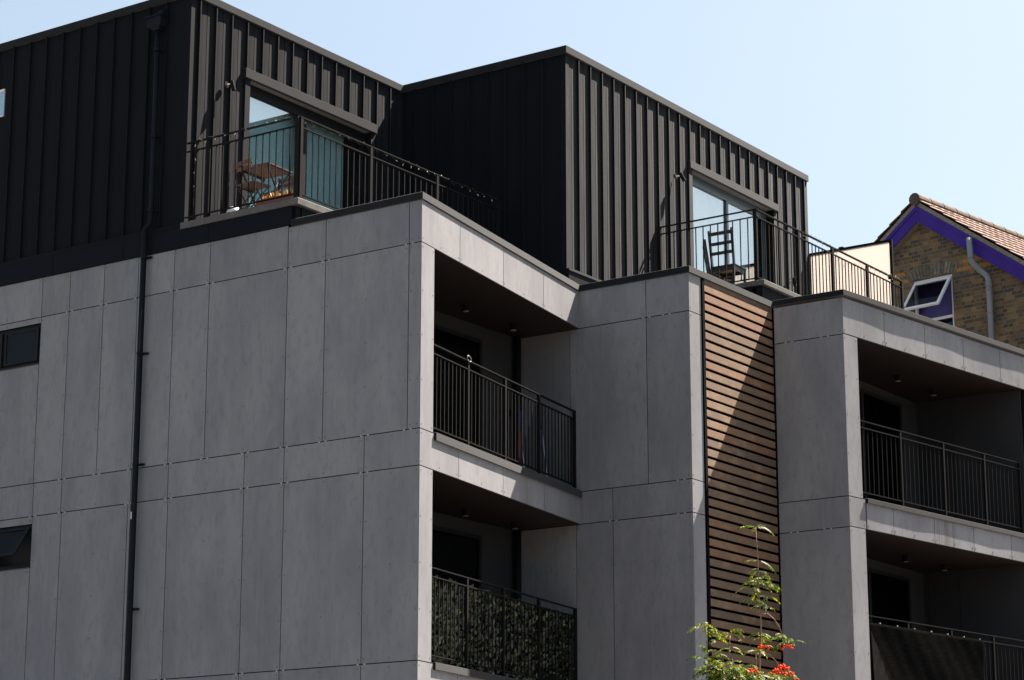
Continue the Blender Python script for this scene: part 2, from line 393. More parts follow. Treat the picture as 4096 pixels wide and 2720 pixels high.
# ------------------------------------------------------------------ setting
tag(MB().box(-150, 400, -150, 400, -.3, 0).build('ground', 'paving'), kind='structure')
tag(MB().box(-150, 400, -18, 4.0, .002, .006).build('road', 'asphalt'), kind='structure')
tag(MB().box(-150, 400, 4.0, 4.15, .002, .12).build('kerb', 'kerb'), kind='structure')
tag(MB().box(-150, 400, 4.15, 11.0, .002, .115).build('pavement', 'paving'), kind='structure')

# ------------------------------------------------------------------ building frames
X1 = 22.99; A1 = R(9.66); A3 = R(-7.615)
D1 = (math.cos(A1), math.sin(A1), 0); D3 = (math.cos(A3), math.sin(A3), 0)
N1 = (D1[1], -D1[0], 0); N3 = (D3[1], -D3[0], 0)
X2 = 27.984; Y2 = 16.32; X3 = 30.48; Y3 = 15.14; X4 = 35.60
YP = 21.52; YQ = 18.42; XP = 23.04; XQ = 28.0
FL = Fr((X1, 0, 0), (0, 1, 0), (-1, 0, 0))          # left facade, u = y
F1 = Fr((X1, 17.34, 0), D1, N1)                      # first bay front
FM = Fr((X2, 0, 0), (0, 1, 0), (-1, 0, 0))          # middle block left face
FW = Fr((0, Y2, 0), (1, 0, 0), (0, -1, 0))          # middle block front
FR_ = Fr((X3, 0, 0), (0, 1, 0), (-1, 0, 0))         # second bay left face
F3 = Fr((X3, Y3, 0), D3, N3)                         # second bay front
BLD = tag(empty('apartment_building', (23, 17.3, 0)),
          'modern flats in grey fibre cement panels with black seamed metal top storeys', 'building')
ZT = 10.545; ZL1 = 9.98; ZL2 = 7.545; ZL3 = 7.07; ZL4 = 4.635; ZL5 = 4.17

G = .0065
def panels(F, rects, name='panel_wall', label=None, bow=0.0, riv=True, clipz=(), cols=None):
    mb = MB()
    for (u0, u1, z0, z1) in rects:
        a, b, c, d = u0 + G, u1 - G, z0 + G, z1 - G
        if not bow:
            mb.fbox(F, a, b, -.012, 0, c, d, 0)
        else:
            n = 12; i0 = len(mb.v); ph = rnd.uniform(-.6, .6)
            for k in range(n + 1):
                t = k / n; u = a + (b - a) * t
                w = bow * (math.sin(u * 2.6 + 1.0) + .35 * math.sin(u * 5.7 + c) + 1.2)
                for z in (c, d): mb.v.append(F.p(u, w * (.35 if z == c else 1) + .0, z))
                for z in (c, d): mb.v.append(F.p(u, -.02, z))
            for k in range(n):
                q = i0 + 4 * k
                mb.f += [[q, q + 4, q + 5, q + 1], [q + 1, q + 5, q + 7, q + 3], [q, q + 2, q + 6, q + 4]]; mb.m += [0, 0, 0]
            mb.f += [[i0, i0 + 1, i0 + 3, i0 + 2], [i0 + 4 * n, i0 + 4 * n + 2, i0 + 4 * n + 3, i0 + 4 * n + 1]]; mb.m += [0, 0]
        if riv:
            w = b - a; h = d - c
            us = [a + .035, b - .035] + ([a + w / 2] if w > .8 else [])
            if w < .12: us = [a + w / 2]
            nz = max(1, round(h / .62)); zs = [c + .05 + (h - .1) * k / nz for k in range(nz + 1)]
            for u in us:
                for z in zs:
                    i = len(mb.v); off = .003 + (bow * 1.2 if bow else 0)
                    for k in range(6):
                        t = k * math.pi / 3; mb.v.append(F.p(u + 0.0095 * math.cos(t), off, z + 0.0095 * math.sin(t)))
                    mb.f.append([i + k for k in range(6)]); mb.m.append(1)
                    for k in range(6): mb.v.append(F.p(u + 0.0095 * math.cos(k * math.pi / 3), -.001, z + 0.0095 * math.sin(k * math.pi / 3)))
                    for k in range(6): mb.f.append([i + k, i + 6 + k, i + 6 + (k + 1) % 6, i + (k + 1) % 6]); mb.m.append(1)
    for (u, z) in clipz:
        for s in (-.055, .055): mb.fbox(F, u + s - .014, u + s + .014, -.010, -.002, z - G, z + G, 2)
    o = mb.build(name, ['panel', 'rivet', 'clip'], BLD)
    if label: o['label'] = label
    return o

# --- left facade panels
ca = [17.345, 17.54, 18.92, 19.57, 20.96, 21.62, 22.30, 22.96, 23.635, 24.195, 25.6, 26.9, 28.2, 29.5, 30.5]
rc = []
for a, b in zip(ca, ca[1:]):
    rc.append((a, b, ZL1, ZT if a < 19.5 else 10.573))
rc[3] = (19.57, 20.96, ZL1, 10.573)
for a, b in zip(ca, ca[1:]):
    if a == 24.195: rc += [(a, b, ZL2, 9.285), (a, b, 9.888, ZL1)]
    else: rc.append((a, b, ZL2, ZL1))
cc_ = [17.345, 18.225, 19.555, 20.24, 21.60, 22.285, 23.62, 24.18, 25.6, 26.9, 28.2, 29.5, 30.5]
for a, b in zip(cc_, cc_[1:]):
    rc.append((a, b, ZL3, ZL2))
cd = [17.345, 18.225, 19.545, 20.235, 21.59, 22.275, 22.33, 23.60, 24.175, 25.6, 26.9, 28.2, 29.5, 30.5]
for a, b in zip(cd, cd[1:]):
    if a == 24.175: rc += [(a, b, ZL4, 6.34), (a, b, 6.957, ZL3)]
    else: rc.append((a, b, ZL4, ZL3))
for a, b in zip(cc_, cc_[1:]): rc += [(a, b, ZL5, ZL4), (a, b, 1.75, ZL5), (a, b, 0.02, 1.75)]
clips = [(u, ZL1) for u in ca[1:9]] + [(u, ZL2) for u in ca[1:9]] + [(u, ZL2) for u in (18.225, 20.24)] + [(u, ZL3) for u in cd[1:9]] + [(u, ZL4) for u in (18.225, 19.545, 20.235, 21.59)]
panels(FL, rc, label='left facade of large grey cement panels with thin joints', clipz=clips)

# --- backing and floors
core = MB()
core.box(X1 + .014, 23.32, 17.60, 30.5, .01, 6.30).box(X1 + .014, 23.32, 17.60, 24.16, 6.30, 10.54)
core.box(X1 + .014, 23.32, 25.58, 30.5, 6.30, 10.54).box(X1 + .014, 23.32, 24.16, 25.58, 6.98, 9.27).box(X1 + .014, 23.32, 24.16, 25.58, 9.90, 10.54)
c0 = F1.p(0, 0, 0); 
def P2(F, u, n): q = F.p(u, n, 0); return (q[0], q[1])
colp = [P2(F1, .016, -.014), P2(F1, .36, -.014), P2(F1, .36, -.27), (23.004, 17.62)]
core.prism(colp, .01, 10.54)
for z0, z1 in ((9.995, 10.545), (7.085, 7.53), (4.185, 4.62), (1.2, 1.7)):
    core.prism([P2(F1, .37, -.015), P2(F1, 5.06, -.015), (27.965, 19.3), (23.33, 19.3), (23.33, 17.6)], z0 + .004, z1 - .004)
core.build('wall_backing', 'void', BLD)
core = MB().box(X2 + .014, X3 - .06, Y2 + .10, 30, .01, 10.53)
core.box(30.70, X4, 16.42, 30, .01, 10.53)
p3 = [P2(F3, .016, -.016), P2(F3, .36, -.016), P2(F3, .36, -.3), (X3 + .33, 16.4), (X3 + .014, 16.4)]
core.prism(p3, .01, 10.54)
for z0, z1 in ((9.995, 10.545), (7.11, 7.53), (4.2, 4.62), (1.2, 1.7)):
    core.prism([P2(F3, .38, -.022), P2(F3, 5.58, -.022), (36.2, 16.4), (X3 + .36, 16.4), (X3 + .36, Y3 + .3)], z0 + .004, z1 - .004)
core.prism([P2(F3, 5.23, -.022), P2(F3, 5.59, -.022), (36.15, 16.4), (X4 + .02, 16.4)], .01, 10.53)
core.build('wall_backing', 'void', BLD)

# --- first bay front
r1 = []
fj = [.0, 1.11, 2.455, 3.80, 5.085]
for a, b in zip(fj, fj[1:]):
    r1 += [(a, b, ZL1, ZT), (a, b, ZL3, ZL2), (a, b, ZL5, ZL4), (a, b, 1.25, 1.75)]
r1 += [(.0, .372, ZL2, ZL1), (.0, .372, ZL4, ZL3), (.0, .372, 1.75, ZL5), (.0, .372, .02, 1.25)]
panels(F1, r1, label='sunlit pale grey panels framing the first balcony')
# --- middle block
mj = [16.325, 17.035, 18.355, 19.30]; ml = [16.325, 17.635, 18.262, 19.3]
r2 = []
for a, b in zip(mj, mj[1:]): r2 += [(a, b, ZL1, ZT) if a < 18.3 else (a, b, 9.985, 10.0), (a, b, ZL2, ZL1)]
r2 = [q for q in r2 if q[3] - q[2] > .1]
for a, b in zip(ml, ml[1:]): r2 += [(a, b, ZL3, ZL2), (a, b, ZL4, ZL3), (a, b, ZL5, ZL4), (a, b, 1.75, ZL5), (a, b, .02, 1.75)]
panels(FM, r2, label='shaded grey panels on the side of the middle block', clipz=[(17.035, ZL1), (16.7, ZL1), (17.635, ZL3), (16.5, ZL2), (16.5, ZL3)])
r2 = [(X2 + .006, 28.335, a, b) for a, b in ((ZL1, ZT), (ZL2, ZL1), (ZL3, ZL2), (ZL4, ZL3), (ZL5, ZL4), (1.75, ZL5), (.02, 1.75))]
panels(FW, r2, label='narrow grey panel strip left of the timber slats')
# --- second bay
r3 = [(Y3 + .004, 16.33, a, b) for a, b in ((ZL1, ZT), (ZL2, ZL1), (ZL3 + .02, ZL2), (ZL4, ZL3 + .02), (ZL5, ZL4), (1.75, ZL5), (.02, 1.75))]
panels(FR_, r3, label='shaded grey panel face right of the timber slats', clipz=[(15.45, ZL1), (16.05, ZL1), (15.5, ZL3 + .02), (16.05, ZL3 + .02)])
g3 = [0, 1.11, 2.235, 3.355, 4.475, 5.6]; g4 = [.448, 1.16, 2.28, 3.41, 4.53, 5.6]
r4 = [(a, b, ZL1 + .01, ZT) for a, b in zip(g3, g3[1:])]
for a, b in zip(g4, g4[1:]): r4 += [(a, b, 7.10, ZL2), (a, b, 4.2, ZL4), (a, b, 1.25, 1.75)]
panels(F3, [q for q in r4 if q[2] > 9], bow=.0036, label='pale grey top band of the second bay with a wavy shadow')
for lo, hi, nm in ((7, 9, 'middle band of the second bay with a rain stain'), (4, 7, 'lower band of the second bay'), (1, 4, 'lowest band of the second bay')):
    panels(F3, [q for q in r4 if lo < q[2] < hi], bow=.0036, label='pale grey ' + nm)
r4 = [(.0, .372, ZL2, ZL1 + .01), (.0, .43, 7.10, ZL2), (.0, .41, ZL4, 7.10), (.0, .41, 1.75, ZL4), (0, .41, .02, 1.75)]
panels(F3, r4, label='grey corner column of the second bay')
panels(F3, [(5.225, 5.6, ZL2, ZL1 + .01), (5.225, 5.6, ZL4, 7.10), (5.225, 5.6, .02, ZL4)], label='grey far column of the second bay')

# --- copings
def coping(name, pts, z0, z1, label, mat='trim', w=.16):
    """pts: outer polyline (plan); a folded cap running along it, w wide on the left side"""
    mb = MB(); n = len(pts); P = [Vector((x, y, 0)) for x, y in pts]
    inn = []
    for k in range(n):
        d0 = (P[k] - P[k - 1]).normalized() if k else (P[1] - P[0]).normalized()
        d1 = (P[k + 1] - P[k]).normalized() if k < n - 1 else d0
        n0 = Vector((-d0.y, d0.x, 0)); n1 = Vector((-d1.y, d1.x, 0)); m = (n0 + n1).normalized(); m = m / max(.3, m.dot(n0)); inn.append(P[k] + m * w)
    i = 0
    for k in range(n):
        for q, z in ((P[k], z0), (P[k], z1), (inn[k], z1 + .012), (inn[k], z0)): mb.v.append((q.x, q.y, z))
    for k in range(n - 1):
        a = 4 * k; b = a + 4
        for u, v in ((0, 1), (1, 2), (2, 3), (3, 0)): mb.f.append([a + u, b + u, b + v, a + v]); mb.m.append(0)
    mb.f += [[0, 1, 2, 3], [4 * n - 1, 4 * n - 2, 4 * n - 3, 4 * n - 4]]; mb.m += [0, 0]
    o = bevel(mb.build(name, mat, BLD), .003, 1); o['label'] = label; return o
e1 = P2(F1, 5.10, .022)
coping('coping', [(X1 - .022, 19.51), P2(F1, -.022, .022), (e1[0] - .0, e1[1])], ZT, 10.64, 'dark folded coping over the first bay')
coping('coping', [(X2 - .022, e1[1] + .02), (X2 - .022, Y2 - .03), (X3 - .02, Y2 - .03)], ZT - .002, 10.638, 'dark folded coping over the middle block')
coping('coping', [(X3 - .024, Y2 - .028), P2(F3, -.024, .046), P2(F3, 5.62, .046)], ZT + .025, 10.655, 'dark coping over the second bay')
# flashing under the upper storey on the left facade
mb = MB().box(X1 - .018, X1 + .06, 19.512, 30.5, 10.573, 10.857)
for y in (21.0, 22.6, 24.0, 26): mb.box(X1 - .022, X1 - .016, y - .004, y + .004, 10.58, 10.85)
o = mb.build('flashing', 'flash', BLD)
MB().box(X1 + .004, X1 + .10, 21.53, 30.5, 10.857, 10.94).build('flashing', 'metal', BLD)
# roofs
MB().prism([P2(F1, .12, -.12), P2(F1, 5.0, -.12), (27.95, 19.42), (23.12, 19.42)], 10.555, 10.60).box(27.995, 30.3, 16.48, 18.4, 10.535, 10.605).prism([P2(F3, .14, -.12), P2(F3, 5.6, -.12), (36.1, 16.52), (X3 + .14, 16.52)], 10.552, 10.601).build('roof', 'roofdeck', BLD)

# --- sills
def sill(F, u0, u1, z0, z1, label):
    mb = MB().fbox(F, u0, u1, -.10, .035, z0, z1)
    o = bevel(mb.build('sill', 'trim', BLD), .004, 1); o['label'] = label
sill(F1, .395, 5.14, 7.450, 7.556, 'dark sill of the upper first balcony')
sill(F1, .42, 5.13, 4.556, 4.650, 'dark sill of the lower first balcony')
sill(F3, .448, 5.6, 7.488, 7.562, 'dark sill of the upper second balcony')
sill(F3, .448, 5.6, 4.60, 4.675, 'dark sill of the lower second balcony')

# --- balcony interiors
def balcony(xl, xr, yb, F, z0, z1, label, ufar, doors):
    w = MB().box(xl, xr, yb, yb + .1, z0, z1)
    o = w.build('balcony_wall', 'wall_in', BLD); o['label'] = label
    for (a, b, c, d, inner) in doors:
        dr_ = MB()
        for q in ((a, b, d - .06, d), (a, a + .06, c, d - .06), (b - .06, b, c, d - .06), ((a + b) / 2 - .04, (a + b) / 2 + .04, c, d - .06)):
            dr_.box(q[0], q[1], yb - .05, yb - .003, q[2], q[3])
        fo = dr_.build('balcony_door', 'frame', BLD)
        MB().box(a + .06, b - .06, yb - .03, yb - .022, c, d - .06).build('pane', 'glass_dark', fo)
        if inner: MB().box(inner[0], inner[1], yb - .020, yb - .014, c, d - .12).build('blind', 'wall_in', fo)
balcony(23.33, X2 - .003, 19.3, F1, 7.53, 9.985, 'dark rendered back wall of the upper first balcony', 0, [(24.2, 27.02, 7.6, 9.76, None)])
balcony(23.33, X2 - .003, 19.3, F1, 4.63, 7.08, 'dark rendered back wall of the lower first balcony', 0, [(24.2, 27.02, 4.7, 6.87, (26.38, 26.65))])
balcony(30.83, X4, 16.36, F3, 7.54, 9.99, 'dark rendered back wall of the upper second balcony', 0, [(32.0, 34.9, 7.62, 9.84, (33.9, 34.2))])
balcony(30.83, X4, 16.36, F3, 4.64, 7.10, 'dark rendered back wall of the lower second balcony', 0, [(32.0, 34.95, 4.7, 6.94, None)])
for (z0, z1) in ((7.54, 9.99), (4.64, 7.10)):
    mb = MB()
    ys = [14.50, 15.73, 16.28, 16.36]
    for a, b in zip(ys, ys[1:]): mb.box(X4 - .012, X4 - .0, a + .004, b - .004, z0, z1)
    o = mb.build('balcony_wall', 'wall_in', BLD); o['label'] = 'panelled side wall at the far end of the second balcony'
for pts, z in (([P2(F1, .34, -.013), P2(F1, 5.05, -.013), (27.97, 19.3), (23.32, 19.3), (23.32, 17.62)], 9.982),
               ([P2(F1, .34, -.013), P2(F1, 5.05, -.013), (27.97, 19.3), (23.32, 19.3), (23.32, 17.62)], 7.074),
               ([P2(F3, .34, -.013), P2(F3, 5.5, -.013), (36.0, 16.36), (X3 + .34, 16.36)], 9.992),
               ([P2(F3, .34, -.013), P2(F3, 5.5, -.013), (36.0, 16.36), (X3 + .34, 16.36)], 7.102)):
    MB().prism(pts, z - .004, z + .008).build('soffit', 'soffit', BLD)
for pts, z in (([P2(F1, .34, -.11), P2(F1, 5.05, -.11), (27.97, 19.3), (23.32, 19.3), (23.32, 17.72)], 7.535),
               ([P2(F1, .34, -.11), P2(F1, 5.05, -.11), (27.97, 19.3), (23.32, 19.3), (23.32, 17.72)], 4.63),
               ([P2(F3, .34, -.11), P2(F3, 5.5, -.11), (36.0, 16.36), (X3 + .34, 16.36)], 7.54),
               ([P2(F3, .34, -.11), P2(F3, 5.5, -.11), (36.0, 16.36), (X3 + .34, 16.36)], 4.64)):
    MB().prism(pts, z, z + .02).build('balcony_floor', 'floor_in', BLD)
for z0, z1 in ((7.56, 9.975), (4.66, 7.07)):      # pipe boxed in the corner of the first balcony
    o = MB().tube([(27.86, 19.2, z0), (27.86, 19.2, z1)], .05, 12).box(27.76, 27.80, 19.17, 19.29, z0 + 1.2, z0 + 1.3).build('downpipe', 'pipe', BLD, smooth=True)

# --- black seamed metal walls
def metal_wall(F, seams, zones, mat='metal', r=.041, label=None, groove=True):
    """zones: (u0,u1,z0,z1) bands; each carries the seams that fall inside it"""
    mb = MB()
    def prof(u0, u1):
        pts = []
        ss = [s for s in seams if u0 + .02 < s < u1 - .02]
        cur = u0; pts.append((u0, 0))
        for s in ss + [None]:
            nx = (s - .007) if s is not None else u1
            if nx - cur > .2 and groove:
                m = (cur + nx) / 2; b = .006
                q1 = cur + (nx - cur) * .25; q3 = cur + (nx - cur) * .75
                pts += [(q1, b * .7), (m - .005, b), (m - .002, b - .014), (m + .002, b - .014), (m + .005, b), (q3, b * .7)]
            if s is not None:
                pts += [(s - .007, 0), (s - .006, r - .004), (s - .010, r), (s + .008, r), (s + .006, 0)]; cur = s + .006
        pts.append((u1, 0)); return pts
    for (u0, u1, z0, z1) in zones:
        p = prof(u0, u1); i = len(mb.v)
        for u, n in p: mb.v.append(F.p(u, n, z0)); mb.v.append(F.p(u, n, z1))
        for k in range(len(p) - 1):
            a = i + 2 * k; mb.f.append([a, a + 2, a + 3, a + 1]); mb.m.append(0)
    o = mb.build('metal_wall', mat, BLD)
    if label: o['label'] = label
    return o
FPf = Fr((0, YP, 0), (1, 0, 0), (0, -1, 0)); FPl = Fr((XP, 0, 0), (0, 1, 0), (-1, 0, 0))
FQf = Fr((0, YQ, 0), (1, 0, 0), (0, -1, 0)); FQl = Fr((XQ, 0, 0), (0, 1, 0), (-1, 0, 0))
sf = [23.205 + .3412 * k for k in range(14)]
metal_wall(FPf, sf, [(XP, 24.20, 10.80, 14.34), (24.20, 27.27, 13.50, 14.34), (27.27, 28.0, 10.80, 14.34)], label='black seamed front wall of the left top storey')
metal_wall(FPl, [21.96 + .3465 * k for k in range(25)], [(YP, 25.25, 10.93, 14.34), (25.25, 26.4, 13.70, 14.34), (25.25, 26.4, 10.93, 13.26), (26.4, 30.5, 10.93, 14.34)], label='black seamed side wall of the left top storey', groove=False)
metal_wall(FQf, [28.328 + .3338 * k for k in range(23)], [(XQ, 31.62, 10.90, 14.34), (31.62, 34.61, 13.52, 14.34), (34.61, 35.80, 10.90, 14.34)], label='black seamed front wall of the right top storey')
metal_wall(FQl, [18.832 + .3445 * k for k in range(9)], [(YQ, 21.53, 10.60, 14.34)], label='black seamed side wall of the right top storey', groove=False)
for q in ((XP - .012, XP + .10, YP - .012, YP + .06), (XQ - .010, XQ + .09, YQ - .012, YQ + .05), (35.72, 35.81, YQ - .020, YQ + .25)):
    bevel(MB().box(*q, 10.94, 14.34).build('corner_trim', 'metal', BLD), .003, 1)
bx = MB().box(X1 + .1, 23.4, 25.2, 26.4, 12.9, 13.7)   # upper side window slot backing
FPb = MB()
# boxes behind the metal skin: left storey room, right storey room
def room(x0, x1, y0, y1, z0, z1, op, mat='room'):
    mb = MB(); t = .12
    mb.box(x0, x1, y0, y1, z1, z1 + .3).box(x0, x1, y0, y1, z0 - .2, z0)
    mb.box(x0, x0 + t, y0, y1, z0, z1).box(x1 - t, x1, y0, y1, z0, z1).box(x0 + t, x1 - t, y1 - t, y1, z0, z1)
    mb.box(x0 + t, op[0], y0, y0 + .14, z0, z1).box(op[1], x1 - t, y0, y0 + .14, z0, z1).box(op[0], op[1], y0, y0 + .14, op[2], z1)
    return mb.build('inner_wall', mat, BLD)
room(XP + .04, 27.97, YP + .012, 30.4, 10.90, 13.95, (24.30, 27.17, 13.44))
room(XQ + .03, 35.74, YQ + .012, 30.4, 10.95, 13.95, (31.72, 34.52, 13.48))
MB().box(XP + .05, 27.99, YP + .02, 30.4, 14.26, 14.35).box(XQ + .02, 35.78, YQ + .02, 30.4, 14.262, 14.352).build('roof', 'roofdeck', BLD)
coping('roof_coping', [(XP - .045, 30.5), (XP - .045, YP - .048), (XQ - .03, YP - .048)], 14.325, 14.437, 'black folded roof edge of the left top storey')
coping('roof_coping', [(XQ - .045, YP - .02), (XQ - .045, YQ - .048), (35.83, YQ - .048), (35.83, 30.0)], 14.333, 14.448, 'black folded roof edge of the right top storey')
# base flashing of the right storey
MB().box(XQ - .02, 30.56, YQ - .06, YQ + .01, 10.605, 10.93).build('flashing', 'flash', BLD)
MB().box(XQ - .03, 30.56, YQ - .075, YQ - .061, 10.90, 10.935).build('flashing', 'trim', BLD)

# --- patio doors
def patio_door(FY, y, x0, x1, z0, zt, hx0, hx1, mx0, mx1, frame, glassname, label, ztop, gy=.15):
    top = empty('patio_door', (0, 0, 0)); top.parent = BLD; top.location = Vector((x0, y, z0)) - BLD.location; top['label'] = label
    mb = MB().box(hx0, hx1, y - .060, y + .002, zt, ztop)
    bevel(mb.build('lintel', 'trim', top), .003, 1)
    MB().box(x0, x0 + .108, y - .035, y + .15, z0, zt - .002).build('jamb', 'metal', top); MB().box(x1 - .108, x1, y - .035, y + .15, z0, zt - .002).build('jamb', 'metal', top)
    a, b = x0 + .11, x1 - .11
    fm = MB().box(a, b, y + gy - .03, y + .19, zt - .16, zt - .002).box(mx0, mx1, y + gy - .03, y + .19, z0, zt - .16).box(a, a + .02, y + gy - .02, y + .19, z0, zt - .16).box(b - .05, b, y + gy - .02, y + .19, z0, zt - .16).box(a, b, y + gy - .02, y + .19, z0, z0 + .06)
    fm.build('door_frame', frame, top)
    MB().box(a + .02, mx0, y + gy, y + gy + .006, z0 + .06, zt - .16).build('pane', glassname, top)
    MB().box(mx1, b - .05, y + gy, y + gy + .006, z0 + .06, zt - .16).build('pane', glassname, top)
patio_door(None, YP, 24.20, 27.27, 10.93, 13.44, 24.18, 27.28, 25.62, 25.755, 'frame', 'glass', 'sliding door of the left roof terrace showing a teal curtain', 13.58, .13)
patio_door(None, YQ, 31.617, 34.613, 11.0, 13.475, 31.628, 34.63, 33.11, 33.175, 'frame_blue', 'glass_pale', 'sliding door of the right roof terrace mirroring pale sky', 13.60)
def wavy(x0, x1, y, z0, z1, amp, per):
    mb = MB(); n = int((x1 - x0) / per * 8)
    for k in range(n + 1):
        x = x0 + (x1 - x0) * k / n; yy = y + amp * math.sin(2 * math.pi * (x - x0) / per)
        mb.v += [(x, yy, z0), (x, yy, z1)]
    for k in range(n): mb.f.append([2 * k, 2 * k + 2, 2 * k + 3, 2 * k + 1]); mb.m.append(0)
    return mb
tag(wavy(24.33, 26.89, YP + .30, 10.98, 13.36, .003, .3).build('curtain', 'teal'), 'teal curtain drawn behind the left roof terrace door', 'curtain')
tag(wavy(31.75, 34.50, YQ + .42, 11.06, 13.40, .02, .3).build('curtain', 'paleblind'), 'pale curtain behind the right roof terrace door', 'curtain')

# --- windows on the left facade
def small_window(y0, y1, z0, z1, mull, opened, label):
    top = empty('window', Vector((X1, y0, z0)) - BLD.location); top.parent = BLD; top['label'] = label
    f = .045
    fm = MB()
    for q in ((y0, y1, z1 - f, z1), (y0, y1, z0, z0 + f * 1.3), (y0, y0 + f, z0 + f, z1 - f), (y1 - f, y1, z0 + f, z1 - f), (mull - .03, mull + .03, z0 + f, z1 - f)):
        fm.box(X1 + .035, X1 + .11, q[0] + .001, q[1] - .001, q[2] + .001, q[3] - .001)
    fm.build('window_frame', 'frame', top)
    MB().box(X1 - .012, X1 + .03, y0, y1, z0 - .0, z0 + .02).build('window_sill', 'trim', top)
    MB().box(X1 + .25, X1 + .27, y0, y1, z0, z1).build('blind', 'wall_in', top)
    for a, b, op in ((y0 + f, mull - .03, opened), (mull + .03, y1 - f, False)):
        s = Fr((X1 + .035, 0, z1 - f), (0, 1, 0), (-1, 0, 0))
        h = z1 - z0 - 2.3 * f; ang = R(34) if op else 0
        def pt(y, t, n):       # t down from the hinge, n outward
            return (X1 + .032 - math.sin(ang) * t - math.cos(ang) * n, y, z1 - f - math.cos(ang) * t + math.sin(ang) * n)
        def slab(ya, yb, t0, t1, n0, n1):
            return [pt(ya, t1, n1), pt(yb, t1, n1), pt(yb, t1, n0), pt(ya, t1, n0), pt(ya, t0, n1), pt(yb, t0, n1), pt(yb, t0, n0), pt(ya, t0, n0)]
        w = .035; sm = MB()
        for q in ((a, b, 0, w), (a, b, h - w, h), (a, a + w, w, h - w), (b - w, b, w, h - w)): sm.hexa(slab(q[0], q[1], q[2], q[3], 0, .025))
        so2 = sm.build('sash', 'frame', top)
        MB().hexa(slab(a + w, b - w, w, h - w, .010, .016)).build('pane', 'glass_dark', so2)
small_window(24.20, 25.58, 9.288, 9.886, 24.96, False, 'upper left dark framed window with frosted pane')
small_window(24.18, 25.58, 6.342, 6.955, 24.96, True, 'lower left dark window with its top hung sash open')
top = empty('window', Vector((XP, 25.25, 13.26)) - BLD.location); top.parent = BLD; top['label'] = 'side window at the edge of the black metal wall'
MB().box(XP - .01, XP + .05, 25.27, 26.38, 13.26, 13.28).box(XP - .01, XP + .05, 25.27, 26.38, 13.66, 13.70).box(XP - .01, XP + .05, 26.3, 26.38, 13.28, 13.66).build('window_frame', 'white', top)
MB().box(XP + .0, XP + .01, 25.27, 26.3, 13.28, 13.66).build('pane', 'glass', top)

# --- drainpipe
dp = empty('drainpipe', Vector((X1 - .08, 22.15, 4)) - BLD.location); dp.parent = BLD; dp['label'] = 'black rainwater pipe running down the left facade from a hopper'
MB().tube([(XP - .09, 22.07, 13.95), (XP - .09, 22.065, 11.10), (XP - .10, 22.075, 11.00), (X1 - .085, 22.13, 10.93), (X1 - .085, 22.13, 10.80)], .036, 14)\
    .tube([(X1 - .085, 22.13, 10.92), (X1 - .085, 22.13, 0)], .042, 14).build('pipe', 'pipe', dp, smooth=True)
hp = MB().hexa([(XP - .17, 21.95, 13.93), (XP - .03, 21.95, 13.93), (XP - .03, 22.205, 13.93), (XP - .17, 22.205, 13.93),
                (XP - .18, 21.94, 14.08), (XP - .03, 21.94, 14.08), (XP - .03, 22.215, 14.08), (XP - .18, 22.215, 14.08)])
hp.box(XP - .20, XP - .03, 21.925, 22.23, 14.08, 14.10).hexa([(XP - .135, 22.02, 13.89), (XP - .045, 22.02, 13.89), (XP - .045, 22.12, 13.89), (XP - .135, 22.12, 13.89), (XP - .16, 21.98, 13.931), (XP - .035, 21.98, 13.931), (XP - .035, 22.18, 13.931), (XP - .16, 22.18, 13.931)])
hp.box(XP - .15, XP - .03, 21.93, 22.02, 14.10, 14.16).build('hopper', 'pipe', dp)
for z in (13.6, 12.3, 11.2, 10.52, 9.14, 7.58, 5.60, 3.8):
    x = XP - .09 if z > 11 else X1 - .085; y = 22.07 if z > 11 else 22.13
    MB().box(x + .03, x + .075, y - .10, y + .0, z - .012, z + .012).tube([(x, y, z - .02), (x, y, z + .02)], .047, 14).build('bracket', 'pipe', dp)
MB().box(X1 - .1285, X1 - .1265, 22.125, 22.150, 6.82, 6.92).build('scuff_mark', 'clip', dp)

# --- timber slat screen
sc = MB(); z = 10.535; k = 0
SP = .1425
for i in range(74):
    zt = 10.465 - i * SP
    if zt - .108 < .1: break
    e = rnd.uniform(-.003, .003)
    sc.box(28.42, 30.452, Y2 - .012 + e, Y2 + .006 + e, zt - .101 + rnd.uniform(-.002, .002), zt + rnd.uniform(-.002, .002))
so_ = bevel(sc.build('slat_screen', 'wood', BLD), .003, 1); so_['label'] = 'horizontal weathered brown timber slats between the grey blocks'
MB().box(28.345, 28.405, Y2 - .02, Y2 + .09, .02, 10.54).box(30.458, 30.478, Y2 - .03, Y2 + .09, .02, 10.54).box(28.41, 30.455, Y2 + .055, Y2 + .095, .02, 10.54).build('slat_frame', 'blackbar', so_)
MB().box(28.41, 30.455, Y2 - .008, Y2 + .05, 10.475, 10.54).build('top_board', 'wood', so_)

